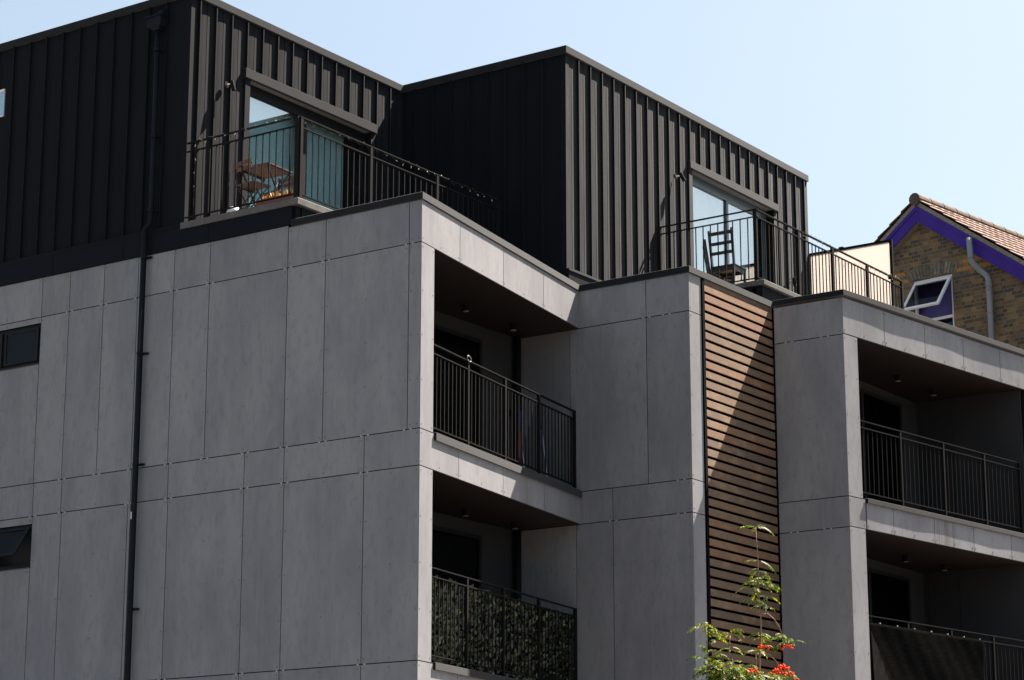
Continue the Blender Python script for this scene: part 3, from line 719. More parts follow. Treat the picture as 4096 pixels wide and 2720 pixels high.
# --- terrace kerbs
def kerb_part(pts, z0, z1, label):
    o = MB().prism(pts, z0, z1).build('terrace_kerb', 'kerb', BLD); bevel(o, .006, 1); o['label'] = label
kerb_part([(22.95, 21.51), (22.95, 19.39), (27.96, 19.39), (27.96, 19.56), (23.16, 19.56), (23.16, 21.51)], 10.835, 10.93, 'grey kerb round the left roof terrace')
MB().box(X1 + .03, 23.12, 19.47, 21.5, 10.60, 10.835).box(23.12, 27.96, 19.45, 19.54, 10.60, 10.835).build('upstand', 'flash', BLD)
MB().box(23.17, 27.97, 19.57, 21.51, 10.80, 10.90).build('terrace_floor', 'floor_in', BLD)
kerb_part([(30.57, 18.35), (30.57, 16.49), (36.1, 16.49), (36.1, 16.70), (30.78, 16.70), (30.78, 18.35)], 10.975, 11.055, 'grey kerb round the right roof terrace')
MB().box(30.62, 30.74, 16.72, 18.34, 10.60, 10.975).box(30.62, 36.05, 16.55, 16.66, 10.60, 10.975).build('upstand', 'flash', BLD)
MB().box(30.79, 36.1, 16.71, 18.41, 10.90, 11.0).build('terrace_floor', 'floor_in', BLD)

# --- railings
def railing(F, u0, u1, n, zb, zt, zm, zl, posts, label, spacing=.115, pw=.04, bw=.007):
    """F frame; rail between u0..u1 at offset n. returns the rail mesh with posts and balusters as sub-parts"""
    mb = MB().fbox(F, u0, u1, n - .022, n + .022, zt - .014, zt).fbox(F, u0, u1, n - .016, n + .016, zm - .014, zm).fbox(F, u0, u1, n - .016, n + .016, zl, zl + .014)
    rail = mb.build('railing', 'rail', BLD); rail['label'] = label
    for u in posts:
        MB().fbox(F, u - pw / 2, u + pw / 2, n - .020, n + .020, zb, zt - .0145).build('post', 'rail', rail)
    edges = sorted(set([u0] + list(posts) + [u1]))
    for a, b in zip(edges, edges[1:]):
        if b - a < .25: continue
        m = max(1, round((b - a) / spacing))
        for k in range(1, m):
            u = a + (b - a) * k / m
            MB().fbox(F, u - bw, u + bw, n - bw, n + bw, zl + .0145, zm - .0145).build('baluster', 'rail', rail)
    return rail
railing(Fr((X1 + .02, 0, 0), (0, 1, 0), (-1, 0, 0)), 19.45, 21.48, 0, 10.93, 12.10, 11.975, 11.00, [19.475, 21.29], 'left railing run of the left roof terrace', .125, pw=.05)
railing(Fr((0, 19.45, 0), (1, 0, 0), (0, -1, 0)), 23.02, 27.73, 0, 10.93, 12.10, 11.96, 11.00, [23.06, 24.585, 26.146, 27.71], 'front railing run of the left roof terrace', .130, pw=.05)
railing(Fr((30.63, 0, 0), (0, 1, 0), (-1, 0, 0)), 16.61, 18.41, 0, 11.055, 12.215, 12.10, 11.10, [16.65, 18.375], 'left railing run of the right roof terrace', .131, pw=.06)
railing(Fr((0, 16.63, 0), (1, 0, 0), (0, -1, 0)), 30.66, 35.82, 0, 11.055, 12.205, 12.095, 11.11, [32.0, 33.185, 34.455, 35.79], 'front railing run of the right roof terrace', .118, pw=.06)
railing(F1, .38, 5.07, -.08, 7.57, 8.745, 8.63, 7.64, [1.52, 2.672, 3.795, 5.05], 'railing of the upper first balcony', .1145)
railing(F1, .38, 5.07, -.08, 4.66, 5.855, 5.745, 4.74, [1.52, 2.625, 3.775, 5.03], 'railing of the lower first balcony', .1145)
railing(F3, .42, 5.09, -.08, 7.57, 8.755, 8.655, 7.66, [1.545, 2.75, 3.955, 5.05], 'railing of the upper second balcony', .122, .035, .005)
railing(F3, .42, 5.09, -.08, 4.68, 5.85, 5.745, 4.76, [1.55, 2.75, 3.97, 5.05], 'railing of the lower second balcony', .122, .035, .005)

# --- opal privacy screen at the end of the right terrace
ps = MB()
xs = 35.80
for q in ((16.78, 16.83, 11.06, 12.99), (18.36, 18.41, 11.06, 12.99), (16.83, 18.36, 12.95, 12.99), (16.83, 18.36, 11.06, 11.10)): ps.box(xs - .02, xs + .02, *q)
ps.box(xs - .025, xs + .025, 17.0, 17.08, 12.975, 13.01).box(xs - .025, xs + .025, 17.72, 17.80, 12.975, 13.01).box(xs - .03, xs - .0, 16.82, 16.87, 12.28, 12.36).box(xs - .03, xs, 18.30, 18.36, 11.55, 11.63)
pso = ps.build('privacy_screen', 'rail', BLD); pso['label'] = 'white opal sheet screen in a dark frame at the terrace end'
MB().box(xs - .003, xs + .003, 16.83, 18.36, 11.10, 12.95).build('opal_sheet', 'screen', pso)

# ------------------------------------------------------------------ lamps
def wall_lamp(x, y, z, tilt, label):
    t = tag(empty('wall_lamp', (x, y, z)), label, 'wall lamp', 'black spotlights on the top storey walls')
    MB().tube([(x, y, z), (x, y - .02, z)], .045, 16).build('back_plate', 'rail', t)
    MB().tube([(x, y - .02, z), (x + .02, y - .07, z + .005)], .010, 8).build('arm', 'steel', t)
    a = Vector((x + .02, y - .085, z + .05)); d = Vector((math.sin(tilt) * .5, -math.sin(tilt) * .4, -1)).normalized()
    MB().tube([a, a + d * .15], [.030, .032], 16).build('lamp_head', 'rail', t)
    return t
wall_lamp(23.78, YP - .036, 13.20, R(25), 'spotlight left of the teal curtained terrace door')
wall_lamp(31.16, YQ - .036, 13.20, R(60), 'spotlight left of the pale mirrored terrace door')
wall_lamp(34.97, YQ - .036, 12.30, R(20), 'spotlight right of the pale mirrored terrace door')
CL = [(25.91, 18.745, 9.975, 'upper first balcony, the one nearer the sunlit column'), (27.20, 18.82, 9.975, 'upper first balcony, the one nearer the middle block'),
      (26.0, 18.8, 7.067, 'lower first balcony, the one nearer the sunlit column'), (27.30, 18.86, 7.067, 'lower first balcony, the one nearer the middle block'),
      (33.49, 15.69, 9.985, 'upper second balcony, the left one'), (34.79, 15.67, 9.985, 'upper second balcony, the right one'),
      (33.6, 15.73, 7.095, 'lower second balcony, the left one'), (34.85, 15.65, 7.095, 'lower second balcony, the right one')]
first = None
for x, y, z, s in CL:
    if first is None:
        first = empty('ceiling_light', (x, y, z))
        MB().lathe((x, y, z), [(.055, 0), (.055, -.085), (.045, -.09)], 20).build('housing', 'rail', first)
        MB().lathe((x, y, z), [(.044, -.091), (.044, -.094)], 20).build('diffuser', 'lamp_glass', first)
        o = first
    else: o = copy_tree(first); o.location = (x, y, z)
    tag(o, 'round ceiling light in the ' + s, 'ceiling light', 'round lights under the balcony ceilings')

# ------------------------------------------------------------------ terrace furniture
def slat_chair(loc, rz, label):
    t = tag(empty('folding_chair', (0, 0, 0)), label, 'chair', 'folding slatted chairs on the left terrace')
    b = MB()
    for z in (.70, .62): b.box(-.205, -.192, -.19, .19, z, z + .055)
    b.build('backrest', 'teak', t)
    s = MB()
    for k in range(5): s.box(-.15 + k * .068, -.15 + k * .068 + .055, -.18, .18, .44, .455)
    s.build('seat', 'teak', t)
    for sy in (-1, 1):
        MB().bar((-.185, sy * .165, .77), (-.145, sy * .165, .46), .008, .025, up=(0, 1, 0)).bar((-.145, sy * .165, .46), (.20, sy * .165, .0), .008, .022, up=(0, 1, 0)).build('leg', 'chairblack', t)
        MB().bar((.15, sy * .15, .43), (-.20, sy * .15, .0), .008, .022, up=(0, 1, 0)).build('leg', 'chairblack', t)
    MB().bar((-.15, -.17, .425), (.17, -.17, .425), .008, .02).bar((-.15, .17, .425), (.17, .17, .425), .008, .02).bar((-.12, -.15, .1), (-.12, .15, .1), .008).bar((.10, -.165, .13), (.10, .165, .13), .008).build('seat_frame', 'chairblack', t)
    t.location = loc; t.rotation_euler.z = rz; return t
slat_chair((23.30, 20.50, 10.93), R(-8), 'folding slatted wooden chair with its back to the wall edge, left of the table')
slat_chair((23.84, 20.50, 10.93), R(176), 'folding slatted wooden chair on the far side of the small table')
tb = tag(empty('folding_table', (0, 0, 0)), 'small slatted wooden folding table with black crossed legs', 'table')
s = MB()
for k in range(8): s.box(-.275 + k * .0695, -.275 + k * .0695 + .060, -.27, .27, .690, .705)
s.build('tabletop', 'teak', tb)
MB().bar((-.275, -.24, .675), (.275, -.24, .675), .012, .028).bar((-.275, .24, .675), (.275, .24, .675), .012, .028).build('table_frame', 'chairblack', tb)
for sy in (-1, 1):
    MB().bar((-.24, sy * .225, .67), (.24, sy * .225, 0), .012, .025, up=(0, 1, 0)).build('leg', 'chairblack', tb)
    MB().bar((.24, sy * .21, .67), (-.24, sy * .21, 0), .012, .025, up=(0, 1, 0)).build('leg', 'chairblack', tb)
MB().bar((.02, -.2, .50), (-.06, -.2, .36), .02, .012).build('catch', 'steel', tb)
MB().bar((.15, -.22, .12), (.15, .22, .12), .010).bar((-.15, -.21, .12), (-.15, .21, .12), .010).build('stretcher', 'chairblack', tb)
tb.location = (23.485, 20.43, 10.93); tb.rotation_euler.z = R(2)
pt = MB().lathe((23.82, 21.30, 10.90), [(.07, 0), (.10, .08), (.11, .22), (.105, .36), (.08, .42), (.04, .44)], 28).build('planter', 'whitepot', loc=(23.82, 21.30, 10.90), smooth=True)
tag(pt, 'rounded white pot standing by the black wall behind the railing', 'pot')
tr = empty('window_box', (23.17, 20.1, 10.93)); tag(tr, 'long rust red trough of dried flowers along the left terrace railing', 'planter')
MB().box(23.09, 23.22, 19.60, 20.25, 10.935, 11.06).box(23.10, 23.13, 20.25, 21.25, 10.95, 10.985).build('trough', 'redbox', tr)
mb = MB()
for k in range(420):
    y = rnd.uniform(19.62, 20.16); x = rnd.uniform(23.10, 23.21); z = 11.05
    h = .01 + .07 * abs(math.sin(y * 13)) * rnd.random() + rnd.uniform(0, .03); a = rnd.uniform(0, 6.28); l = rnd.uniform(.01, .05)
    p = Vector((x, y, z)); q = p + Vector((math.cos(a) * l, math.sin(a) * l, h)); w = Vector((-math.sin(a), math.cos(a), 0)) * .005
    mb.face([p - w, p + w, q + w * 1.5, q - w * 1.5])
mb.build('dried_flowers', 'dry', tr)
# dark tubular chairs in the shade at the far end
def tub_chair(x, y, rz, label):
    t = tag(empty('garden_chair', (0, 0, 0)), label, 'chair', 'dark metal garden chairs on the left terrace')
    MB().tube([(-.2, -.22, 0), (-.22, -.22, .75), (-.24, -.19, .85), (-.25, -.1, .89), (-.25, .1, .89), (-.24, .19, .85), (-.22, .22, .75), (-.2, .22, 0)], .013, 8).build('back_frame', 'tealmetal', t, smooth=True)
    MB().box(-.2, .2, -.2, .2, .43, .455).build('seat', 'tealmetal', t)
    b = MB()
    for k in range(5): b.bar((-.235, -.14 + .07 * k, .46), (-.25, -.14 + .07 * k, .88), .012)
    b.build('backrest', 'tealmetal', t)
    for sy in (-1, 1): MB().tube([(.19, sy * .19, .43), (.22, sy * .21, 0)], .012, 8).build('leg', 'tealmetal', t)
    t.location = (x, y, 10.90); t.rotation_euler.z = rz
tub_chair(27.1, 20.35, R(10), 'dark green metal chair in the shade by the railing, the nearer to the terrace door')
tub_chair(27.5, 20.0, R(25), 'dark green metal chair in the shade at the railing end')
# black ladder-back chairs on the right terrace
def ladder_chair(loc, rz, label):
    t = tag(empty('dining_chair', (0, 0, 0)), label, 'chair', 'black ladder back chairs on the right terrace')
    for sy in (-1, 1):
        MB().bar((-.17, sy * .19, .44), (-.25, sy * .20, 1.03), .030, .040, up=(1, 0, 0)).bar((-.17, sy * .19, .46), (-.23, sy * .20, 0), .030, .040, up=(1, 0, 0)).build('leg', 'chairblack', t)
        MB().bar((.19, sy * .19, .44), (.19, sy * .19, 0), .034, .034).build('leg', 'chairblack', t)
    b = MB()
    for z, h in ((.97, .055), (.81, .05), (.66, .05)):
        x = -.17 - (z - .44) * .136; b.box(x - .009, x + .009, -.185, .185, z - h / 2, z + h / 2)
    b.build('backrest', 'chairblack', t)
    s = MB().box(-.185, .215, -.215, .215, .44, .465); bevel(s.build('seat', 'chairblack', t), .006)
    MB().box(-.16, .19, -.18, .18, .425, .439).build('seat_underside', 'chairwood_under', t)
    MB().box(-.165, .18, -.200, -.182, .37, .438).box(-.165, .18, .182, .200, .37, .438).box(-.17, -.152, -.18, .18, .37, .438).box(.165, .183, -.18, .18, .37, .438).build('seat_frame', 'chairblack', t)
    t.location = loc; t.rotation_euler.z = rz; return t
ladder_chair((30.99, 17.345, 11.0), R(2), 'black ladder back chair with its back against the terrace railing')
ladder_chair((31.40, 17.72, 11.0), R(-58), 'second black ladder back chair seen side on behind the first')

# fairy lights along the left railing
def garland(pts, step, label, sag=.012, up=None):
    t = tag(empty('string_lights', pts[0]), label, 'fairy lights', 'thin fairy light wires wound on the roof railings')
    P = [Vector(p) for p in pts]; out = []; bl = MB()
    for a, b in zip(P, P[1:]):
        L = (b - a).length; n = max(2, int(L / step))
        for k in range(n):
            q = a.lerp(b, k / n); ph = k * 1.9
            q = q + Vector((math.cos(ph) * sag * 1.2, math.cos(ph) * sag * 1.2, math.sin(ph) * sag * 1.6 + rnd.uniform(-.012, .012)))
            out.append(q)
            if k % 3 == 0: bl.tube([q, q + Vector((rnd.uniform(-.02, .02), rnd.uniform(-.02, .02), rnd.uniform(-.03, -.01)))], .004, 5)
    MB().tube(out, .0022, 4).build('wire', 'wire', t); bl.build('bulbs', 'bulb', t)
garland([(22.985, 21.30, 11.1), (22.985, 21.30, 12.09), (23.0, 19.47, 12.09), (27.7, 19.44, 12.09)], .06, 'fairy lights wound along the left roof terrace railing', .018)
garland([(32.0, 16.61, 12.2), (33.2, 16.60, 12.17), (33.4, 16.6, 11.95), (34.4, 16.60, 12.15), (35.7, 16.60, 12.2)], .05, 'fairy lights dangling from the right roof terrace railing', .03)

# carabiner on the upper balcony rail
ca_ = [F1.p(1.50 + dx, -.05, 8.745 + dz) for dx, dz in ((-.05, .0), (-.055, .03), (-.03, .055), (.02, .05), (.06, .025), (.065, 0), (.04, -.02), (-.02, -.015), (-.05, .0))]
tag(MB().tube(ca_, .0065, 8).build('carabiner', 'alu', loc=ca_[0], smooth=True), 'pale metal carabiner clipped over the balcony handrail', 'carabiner')
# poles and a rolled windbreak leaning behind the upper balcony railing
for x, lab in ((26.85, 'thin pale pole leaning by the rolled red and blue cloth'), (27.42, 'thin pale pole leaning near the balcony end wall')):
    a = (x - .08, 18.32, 7.57); b = (x + .03, 18.50, 8.42)
    t = tag(empty('pole', a), lab, 'pole', 'pale poles leaning on the upper balcony')
    MB().tube([a, b], .009, 8).build('shaft', 'pole', t); MB().tube([b, (x + .045, 18.53, 8.54)], .014, 8).build('grip', 'chairblack', t)
t = tag(empty('parasol', (26.62, 18.34, 7.57)), 'rolled parasol in red and blue cloth leaning on the upper balcony', 'parasol')
MB().tube([(26.62, 18.34, 7.57), (26.66, 18.35, 7.9), (26.70, 18.36, 8.25)], [.02, .045, .03], 12).build('red_cloth', 'red', t, smooth=True)
MB().tube([(26.70, 18.36, 8.252), (26.73, 18.37, 8.42), (26.74, 18.37, 8.55)], [.032, .04, .02], 12).build('blue_cloth', 'blue', t, smooth=True)

# ivy screen on the lower balcony railing
iv = tag(empty('ivy_screen', F1.p(.5, -.12, 4.7)), 'artificial ivy screen tied behind the lower balcony railing', 'ivy screen')
mb = MB()
for k in range(5200):
    u = rnd.uniform(.40, 5.0) if k % 3 else .45 + 4.5 * (int(rnd.random() * 34) + rnd.gauss(.5, .16)) / 34; z = 4.70 + (5.745 - 4.70) * rnd.random() ** .95 + rnd.uniform(-.02, .03); n = -.125 + rnd.uniform(-.04, .035)
    r = rnd.uniform(.018, .055) * (1.15 if z > 5.5 else 1); a = rnd.uniform(-.9, .9) - math.pi / 2
    tx = rnd.uniform(-.9, .9); tz = rnd.uniform(-.2, .9)
    pts = []
    for (rr, aa) in ((.25, math.pi), (.8, 2.0), (.55, 1.2), (1.1, 0), (.55, -1.2), (.8, -2.0)):
        du = math.cos(a + aa) * rr * r; dz = math.sin(a + aa) * rr * r
        pts.append(F1.p(u + du, n + du * tx + dz * tz, z + dz))
    mb.face(pts)
mb.build('leaves', 'ivy', iv)
MB().fbox(F1, .42, 4.98, -.185, -.17, 4.70, 5.70).build('backing_net', 'dark_fabric', iv)

# black cloth hung on the lower second balcony railing
mb = MB(); nu, nz = 60, 30; i0 = 0
for a in range(nu + 1):
    for c in range(nz + 1):
        u = .46 + (3.62 - .46) * a / nu; z = 4.40 + (5.74 - 4.40) * c / nz
        n = -.030 + .012 * math.sin(u * 3 + z * 5) + .006 * math.sin(u * 7 - z * 6) + .003 * math.sin(u * 17 + z * 13)
        mb.v.append(F3.p(u, n, z))
for a in range(nu):
    for c in range(nz):
        q = a * (nz + 1) + c; mb.f.append([q, q + nz + 1, q + nz + 2, q + 1]); mb.m.append(0)
cl = mb.build('cloth_screen', 'dark_fabric', loc=F3.p(.46, -.04, 4.4), smooth=True)
m = cl.modifiers.new('s', 'SOLIDIFY'); m.thickness = .004
tag(cl, 'black fabric sheet tied along the lower right balcony railing', 'fabric screen')
mb = MB()
mb.face([F3.p(.47, -.012, 5.62), F3.p(.50, .02, 4.42), F3.p(1.25, .02, 4.42), F3.p(.9, .015, 5.0)])
fo = mb.build('cloth_flap', 'flap', cl)
m = fo.modifiers.new('s', 'SOLIDIFY'); m.thickness = .004
fo.location = Vector((0, 0, 0))
for k in range(7):
    u = .75 + k * .46
    MB().fbox(F3, u - .008, u + .008, -.052, -.03, 5.74, 5.76).build('cable_tie', 'clip', cl)

# ------------------------------------------------------------------ brick house
HD = Vector((.989, -.148, 0)).normalized(); HL = Vector((-HD.y, HD.x, 0))   # away / towards the left of the gable
HO = Vector((40.367, 17.508, 0))
FH = Fr(HO, HL, -HD)
HS = tag(empty('brick_house', tuple(HO)), 'old yellow brick house with purple bargeboards and a clay tiled roof', 'house')
SL = .718; AP_S = .83; AP_Z = 15.16          # slope, ridge position, roof top height at the verge
def gable(sl, top): return [(sl, top)]
eL, eR = AP_S + 4.2, AP_S - 4.2; zE = AP_Z - SL * 4.2
wx0, wx1, wz0, wz1 = .205, 1.105, 12.42, 13.575
mb = MB()
def wallquad(pts): mb.face([FH.p(s_, 0, z_) for s_, z_ in pts])
tz = lambda s_: AP_Z - .30 - SL * abs(s_ - AP_S)
wallquad([(eL - .3, 0), (wx1, 0), (wx1, tz(wx1)), (eL - .3, tz(eL - .3))][::-1])
wallquad([(wx0, 0), (eR + .3, 0), (eR + .3, tz(eR + .3)), (wx0, tz(wx0))][::-1])
wallquad([(wx1, 0), (wx0, 0), (wx0, wz0), (wx1, wz0)][::-1])
wallquad([(wx1, wz1), (wx0, wz1), (wx0, tz(wx0)), (AP_S, tz(AP_S)), (wx1, tz(wx1))][::-1])
for s_ in (wx0, wx1): mb.face([FH.p(s_, 0, wz0), FH.p(s_, -.11, wz0), FH.p(s_, -.11, wz1), FH.p(s_, 0, wz1)])
mb.face([FH.p(wx0, 0, wz1), FH.p(wx1, 0, wz1), FH.p(wx1, -.11, wz1), FH.p(wx0, -.11, wz1)])
# side walls
for s_ in (eL - .3, eR + .3): mb.face([FH.p(s_, 0, 0), FH.p(s_, -12, 0), FH.p(s_, -12, zE), FH.p(s_, 0, zE)])
wl = mb.build('wall', 'brick', HS)
uvl = wl.data.uv_layers.new(name='UVMap')
for p in wl.data.polygons:
    for li in p.loop_indices:
        co = wl.data.vertices[wl.data.loops[li].vertex_index].co
        uvl.data[li].uv = (Vector((co.x, co.y, 0)).dot(HL) + Vector((co.x, co.y, 0)).dot(HD), co.z)
# arch of upright bricks over the window
ab = MB(); n = 15
for k in range(n):
    a = k / (n - 1) * 2 - 1; s0 = (wx0 + wx1) / 2 + a * (.5); lean = a * .10
    zb = wz1 - .01 + .05 * (1 - a * a); w = .030
    ab.hexa([FH.p(s0 - w, .006, zb), FH.p(s0 + w, .006, zb), FH.p(s0 + w, -.02, zb), FH.p(s0 - w, -.02, zb),
             FH.p(s0 - w + lean, .006, zb + .225), FH.p(s0 + w + lean, .006, zb + .225), FH.p(s0 + w + lean, -.02, zb + .225), FH.p(s0 - w + lean, -.02, zb + .225)])
ab.build('brick_arch', 'archbrick', HS)
# bargeboards, soffit, verge
def sloped(F, s0, s1, zofs0, zofs1, n0, n1, mb):
    z = lambda s_, o_: AP_Z + o_ - SL * abs(s_ - AP_S)
    mb.hexa([F.p(s0, n1, z(s0, zofs0)), F.p(s1, n1, z(s1, zofs0)), F.p(s1, n0, z(s1, zofs0)), F.p(s0, n0, z(s0, zofs0)),
             F.p(s0, n1, z(s0, zofs1)), F.p(s1, n1, z(s1, zofs1)), F.p(s1, n0, z(s1, zofs1)), F.p(s0, n0, z(s0, zofs1))])
for a, b in ((AP_S, eL), (AP_S, eR)):
    m_ = MB(); sloped(FH, a, b, -.47, -.145, .155, .18, m_); m_.build('bargeboard', 'purple', HS)
    m_ = MB(); sloped(FH, a, b, -.235, -.145, .181, .195, m_); m_.build('barge_trim', 'purple', HS)
    m_ = MB(); sloped(FH, a, b, -.475, -.455, -.02, .150, m_); m_.build('soffit_board', 'mortar', HS)
    m_ = MB(); sloped(FH, a, b, -.140, -.045, -.05, .185, m_); m_.build('verge', 'mortar', HS)
# tiled roof
def roof_side(sgn):
    m_ = MB(); rows = 15; run = 4.25 / rows; L = 12.0; nx = 150
    for r_ in range(rows):
        s0 = AP_S + sgn * (run * r_ + .02); s1 = AP_S + sgn * (run * (r_ + 1) + .05); j = rnd.uniform(-.01, .01)
        for c in range(54):
            a0 = -.22 + c * .225 + j; pts = []
            jit = rnd.uniform(-.002, .002); K = 4
            for q in range(K + 1):
                t = q / K; x = a0 + .225 * t; h = .012 * abs(math.sin(math.pi * t * 1.0)) + jit
                za = AP_Z - SL * abs(s0 - AP_S) + h; zb = AP_Z - SL * abs(s1 - AP_S) + h + .040
                pts.append((FH.p(s0, -x, za), FH.p(s1, -x, zb), FH.p(s1, -x, zb - .034)))
            i = len(m_.v)
            for p_ in pts: m_.v += list(p_)
            for q in range(K):
                b_ = i + 3 * q; m_.f += [[b_, b_ + 1, b_ + 4, b_ + 3], [b_ + 1, b_ + 2, b_ + 5, b_ + 4]]; m_.m += [0, 0]
            m_.f.append([i, i + 2, i + 1]); m_.m.append(0)
    return m_
r_ = roof_side(-1).build('roof', 'tile', HS); roof_side(1).build('roof', 'tile', HS)
m_ = MB()
for c in range(28):
    x0 = -.24 + c * .45; p0 = FH.p(AP_S, -x0, AP_Z - .02); p1 = FH.p(AP_S, -(x0 + .44), AP_Z - .02)
    m_.tube([p0, p1], [.125, .118], 14)
m_.build('ridge_tiles', 'ridge', HS, smooth=False)
# roof underlay keeps light out
m_ = MB()
for a in (eL, eR):
    z = lambda s_: AP_Z - .03 - SL * abs(s_ - AP_S)
    m_.face([FH.p(AP_S, .14, z(AP_S)), FH.p(a, .14, z(a)), FH.p(a, -12, z(a)), FH.p(AP_S, -12, z(AP_S))])
m_.build('roof_underlay', 'void', HS)
# window
hw = empty('window', tuple(Vector(FH.p(wx0, 0, wz0)) - HS.location)); hw.parent = HS
f = .055; fm = MB()
for q in ((wx0, wx1, wz1 - .07, wz1 - .005), (wx0, wx1, wz0, wz0 + f), (wx0, wx0 + f, wz0 + f, wz1 - .07), (wx1 - f, wx1, wz0 + f, wz1 - .07), (wx0 + f, wx1 - f, 12.72, 12.775)):
    fm.fbox(FH, q[0] + .002, q[1] - .002, -.10, -.04, q[2], q[3])
fm.build('window_frame', 'white', hw)
MB().fbox(FH, wx0, wx1, -.22, -.20, wz0, wz1).build('blind', 'purpleblind', hw)
MB().fbox(FH, wx0 + f, wx1 - f, -.08, -.075, wz0 + f, 12.72).build('pane', 'glass_dark', hw)
MB().fbox(FH, wx0 - .05, wx1 + .05, -.03, .04, wz0 - .08, wz0).build('window_sill', 'mortar', hw)
ang = R(38); hz = wz1 - .075; H_ = .80
def hp_(s_, t, n): return FH.p(s_, -.035 + math.sin(ang) * t + math.cos(ang) * n, hz - math.cos(ang) * t + math.sin(ang) * n)
def slab(sa, sb, t0, t1, n0, n1): return [hp_(sa, t1, n1), hp_(sb, t1, n1), hp_(sb, t1, n0), hp_(sa, t1, n0), hp_(sa, t0, n1), hp_(sb, t0, n1), hp_(sb, t0, n0), hp_(sa, t0, n0)]
sm = MB(); w = .055; a, b = wx0 + .03, wx1 - .03
for q in ((a, b, 0, w), (a, b, H_ - w, H_), (a, a + w, w, H_ - w), (b - w, b, w, H_ - w)): sm.hexa(slab(q[0], q[1], q[2], q[3], 0, .04))
ss_ = sm.build('sash', 'white', hw)
MB().hexa(slab(a + w, b - w, w, H_ - w, .015, .021)).build('pane', 'glass_dark', ss_)
# soil pipe
pp = [(-.39, .30, 14.09), (-.41, .30, 13.72), (-.42, .28, 13.62), (-.50, .18, 13.47), (-.62, .11, 13.36), (-.655, .10, 13.26), (-.655, .10, 0)]
pv = MB().tube([FH.p(*q) for q in pp], .056, 16)
spo = pv.build('soil_pipe', 'ltgrey', HS, smooth=True)
for z0, z1 in ((13.12, 13.22), (13.05, 13.09), (12.60, 12.63), (13.68, 13.71), (11.0, 11.1)):
    s_, n_ = (-.655, .10) if z1 < 13.3 else (-.41, .30)
    MB().tube([FH.p(s_, n_, z0), FH.p(s_, n_, z1)], .065, 16).build('collar', 'ltgrey', spo, smooth=True)

# ------------------------------------------------------------------ rowan
rw = tag(empty('rowan_tree', (18.2, 10.0, 0.115)), 'young rowan with red berry clusters rising before the timber slats', 'tree')
tr_ = MB()
TP = [(18.15, 10.1, .1), (18.2, 10.05, 1.5), (18.24, 10.0, 2.8), (18.26, 10.0, 3.6), (18.27, 10.0, 3.83), (18.31, 10, 4.01), (18.312, 10, 4.19), (18.29, 10, 4.33), (18.284, 10, 4.59), (18.288, 10, 4.675), (18.257, 10, 4.97)]
tr_.tube(TP, [.05, .04, .025, .012, .008, .007, .006, .0045, .004, .0035, .003], 7)
tr_.build('trunk', 'bark', rw, smooth=True)
BR = [[(18.31, 10, 4.19), (18.40, 9.98, 4.21), (18.50, 9.97, 4.17), (18.58, 9.96, 4.10), (18.63, 9.95, 4.0)],
      [(18.25, 10, 3.83), (18.36, 10, 3.86), (18.46, 10, 3.85), (18.58, 10, 3.80), (18.70, 10, 3.70)],
      [(18.24, 10, 2.9), (17.9, 10, 3.4), (17.72, 10, 3.75), (17.75, 10, 3.95)], [(18.2, 10, 2.6), (17.7, 10.05, 3.2), (17.45, 10.05, 3.7), (17.42, 10.05, 4.0)],
      [(18.24, 10, 3.2), (18.12, 9.95, 3.6), (18.11, 9.95, 3.86)], [(18.2, 10, 2.2), (17.9, 9.9, 3.0), (17.5, 9.9, 3.45)], [(18.2, 10, 2.4), (18.5, 10.1, 3.1), (18.5, 10.1, 3.5)],
      [(17.9, 10, 3.4), (17.86, 10, 3.6), (17.78, 10, 3.75)]]
for b_ in BR: MB().tube(b_, [.010 if b_[0][2] < 3.3 else .006] + [.0045] * (len(b_) - 1), 6).build('branch', 'bark', rw, smooth=True)
fl = MB()
def cleaf(p, d, droop, L=.15):
    """one pinnate rowan leaf: rachis with paired leaflets"""
    p = Vector(p); d = Vector(d).normalized(); side = d.cross(Vector((0, 0, 1)))
    if side.length < .05: side = Vector((1, 0, 0))
    side.normalize(); n = 6; q = p.copy(); dd = d.copy()
    roll = rnd.uniform(-.5, .5); sv = (side * math.cos(roll) + Vector((0, 0, 1)) * math.sin(roll))
    for k in range(n + 1):
        q2 = q + dd * (L / n)
        for s_ in ((-1, 1) if k < n else (0,)):
            ll = L * .30 * (1 - .35 * abs(k / n - .45)); base = q2
            ld = (sv * s_ * .9 + dd * (.55 if s_ else 1) + Vector((0, 0, -.25 - rnd.random() * .3))).normalized()
            wv = dd.cross(ld); wv = ld.cross(wv).normalized() if wv.length > .05 else sv
            wv = wv * ll * .21
            a = base; m1 = base + ld * ll * .35; m2 = base + ld * ll * .75; t = base + ld * ll
            fl.face([a, m1 + wv, m2 + wv * .8, t, m2 - wv * .8, m1 - wv])
        q = q2; dd = (dd + Vector((0, 0, -droop / n))).normalized()
    return q
def tuft(c, n=6, spread=.03, L=.15, droop=1.1):
    for k in range(n):
        a = rnd.uniform(0, 6.283); el_ = rnd.uniform(-.1, .55)
        cleaf(Vector(c) + Vector((rnd.uniform(-spread, spread), rnd.uniform(-spread, spread), rnd.uniform(-spread, spread))), (math.cos(a) * math.cos(el_), math.sin(a) * math.cos(el_), math.sin(el_)), droop, L * rnd.uniform(.75, 1.1))
cleaf((18.257, 10, 4.97), (-.85, .5, .25), .7, .15); cleaf((18.257, 10, 4.97), (.85, -.5, .3), 1.1, .16); cleaf((18.257, 10, 4.97), (.5, .5, .2), 1, .11); cleaf((18.257, 10, 4.97), (-.2, -.6, .3), 1, .10)
cleaf((18.29, 10, 4.675), (-.9, .5, .1), .5, .13); cleaf((18.29, 10, 4.675), (.85, -.5, -.05), 1.0, .17)
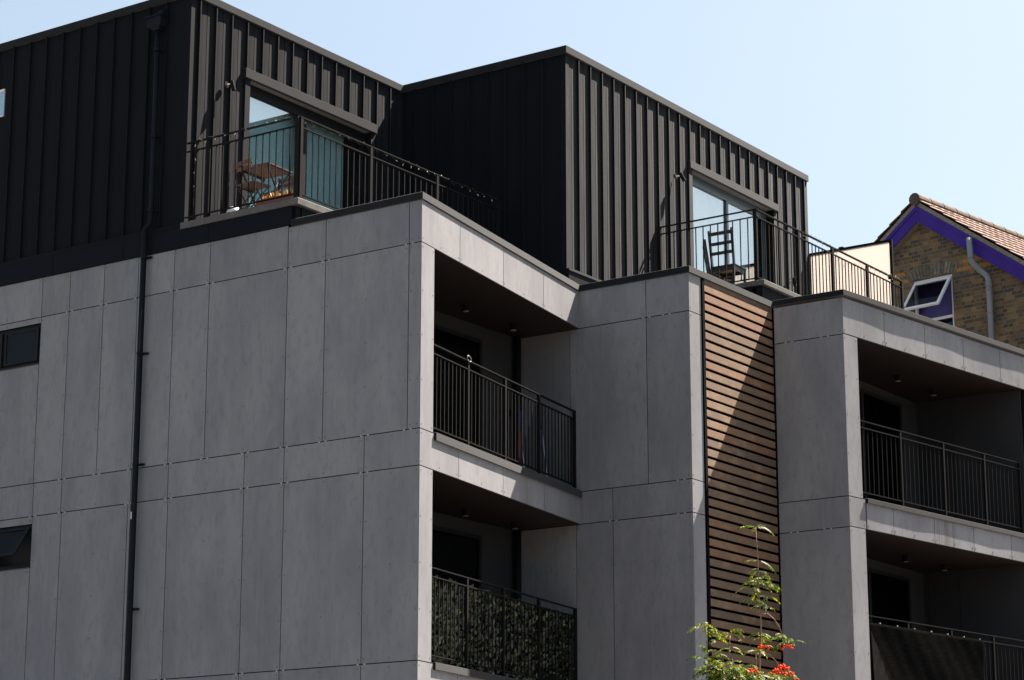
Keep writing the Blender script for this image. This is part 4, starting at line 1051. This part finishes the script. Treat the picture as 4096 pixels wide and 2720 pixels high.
for c, n in (((18.28, 10, 4.58), 3), ((18.36, 9.98, 4.53), 5), ((18.42, 9.98, 4.48), 4), ((18.28, 10, 4.47), 4), ((18.20, 10, 4.43), 3), ((18.30, 10, 4.41), 4), ((18.37, 10, 4.37), 3), ((18.18, 10, 4.29), 3), ((18.36, 10, 4.28), 4),
             ((17.38, 10.05, 4.01), 6), ((17.47, 10.05, 3.99), 3), ((17.75, 10, 3.98), 6), ((17.46, 10, 3.90), 3), ((17.32, 10, 3.82), 3), ((17.76, 10, 3.83), 3), ((17.5, 10, 3.79), 4),
             ((18.20, 9.97, 3.99), 5), ((18.32, 10, 3.98), 5), ((18.36, 10, 3.92), 3), ((18.52, 9.97, 4.01), 5), ((18.62, 9.95, 4.02), 6), ((18.73, 9.95, 4.00), 5), ((18.11, 9.95, 3.86), 3), ((17.28, 10, 3.72), 4), ((18.74, 10, 3.71), 9), ((18.68, 10, 3.66), 7)):
    tuft(c, n + 1, .02, .115)
fo1 = fl.build('foliage', 'leaf', rw)
fl = MB()
for k in range(300):
    x = rnd.uniform(17.42, 18.30); z = 3.68 - rnd.random() ** 1.2 * .9; y = 10 + rnd.uniform(-.2, .2)
    z -= .18 * max(0, 17.45 - x) * 2
    tuft((x, y, z), 5, .04, .12)
fl.build('foliage', 'leaf', rw)
for c, n in (((18.24, 9.95, 3.90), 18), ((18.65, 9.93, 3.945), 20), ((17.68, 9.75, 3.64), 14), ((18.05, 9.72, 3.66), 20), ((18.14, 9.70, 3.70), 26), ((18.37, 9.75, 3.67), 12), ((18.73, 9.9, 3.64), 16)):
    mb = MB()
    for k in range(n):
        a = rnd.uniform(0, 6.283); r = rnd.random() ** .5 * .065
        x, y, z = c[0] + math.cos(a) * r, c[1] + math.sin(a) * r * .8, c[2] + rnd.uniform(-.012, .02) - r * .35
        q = .0105
        mb.lathe((x, y, z), [(.002, -q), (q * .8, -q * .6), (q, 0), (q * .8, q * .6), (.002, q)], 7)
    mb.build('berries', 'berry', rw, smooth=True)
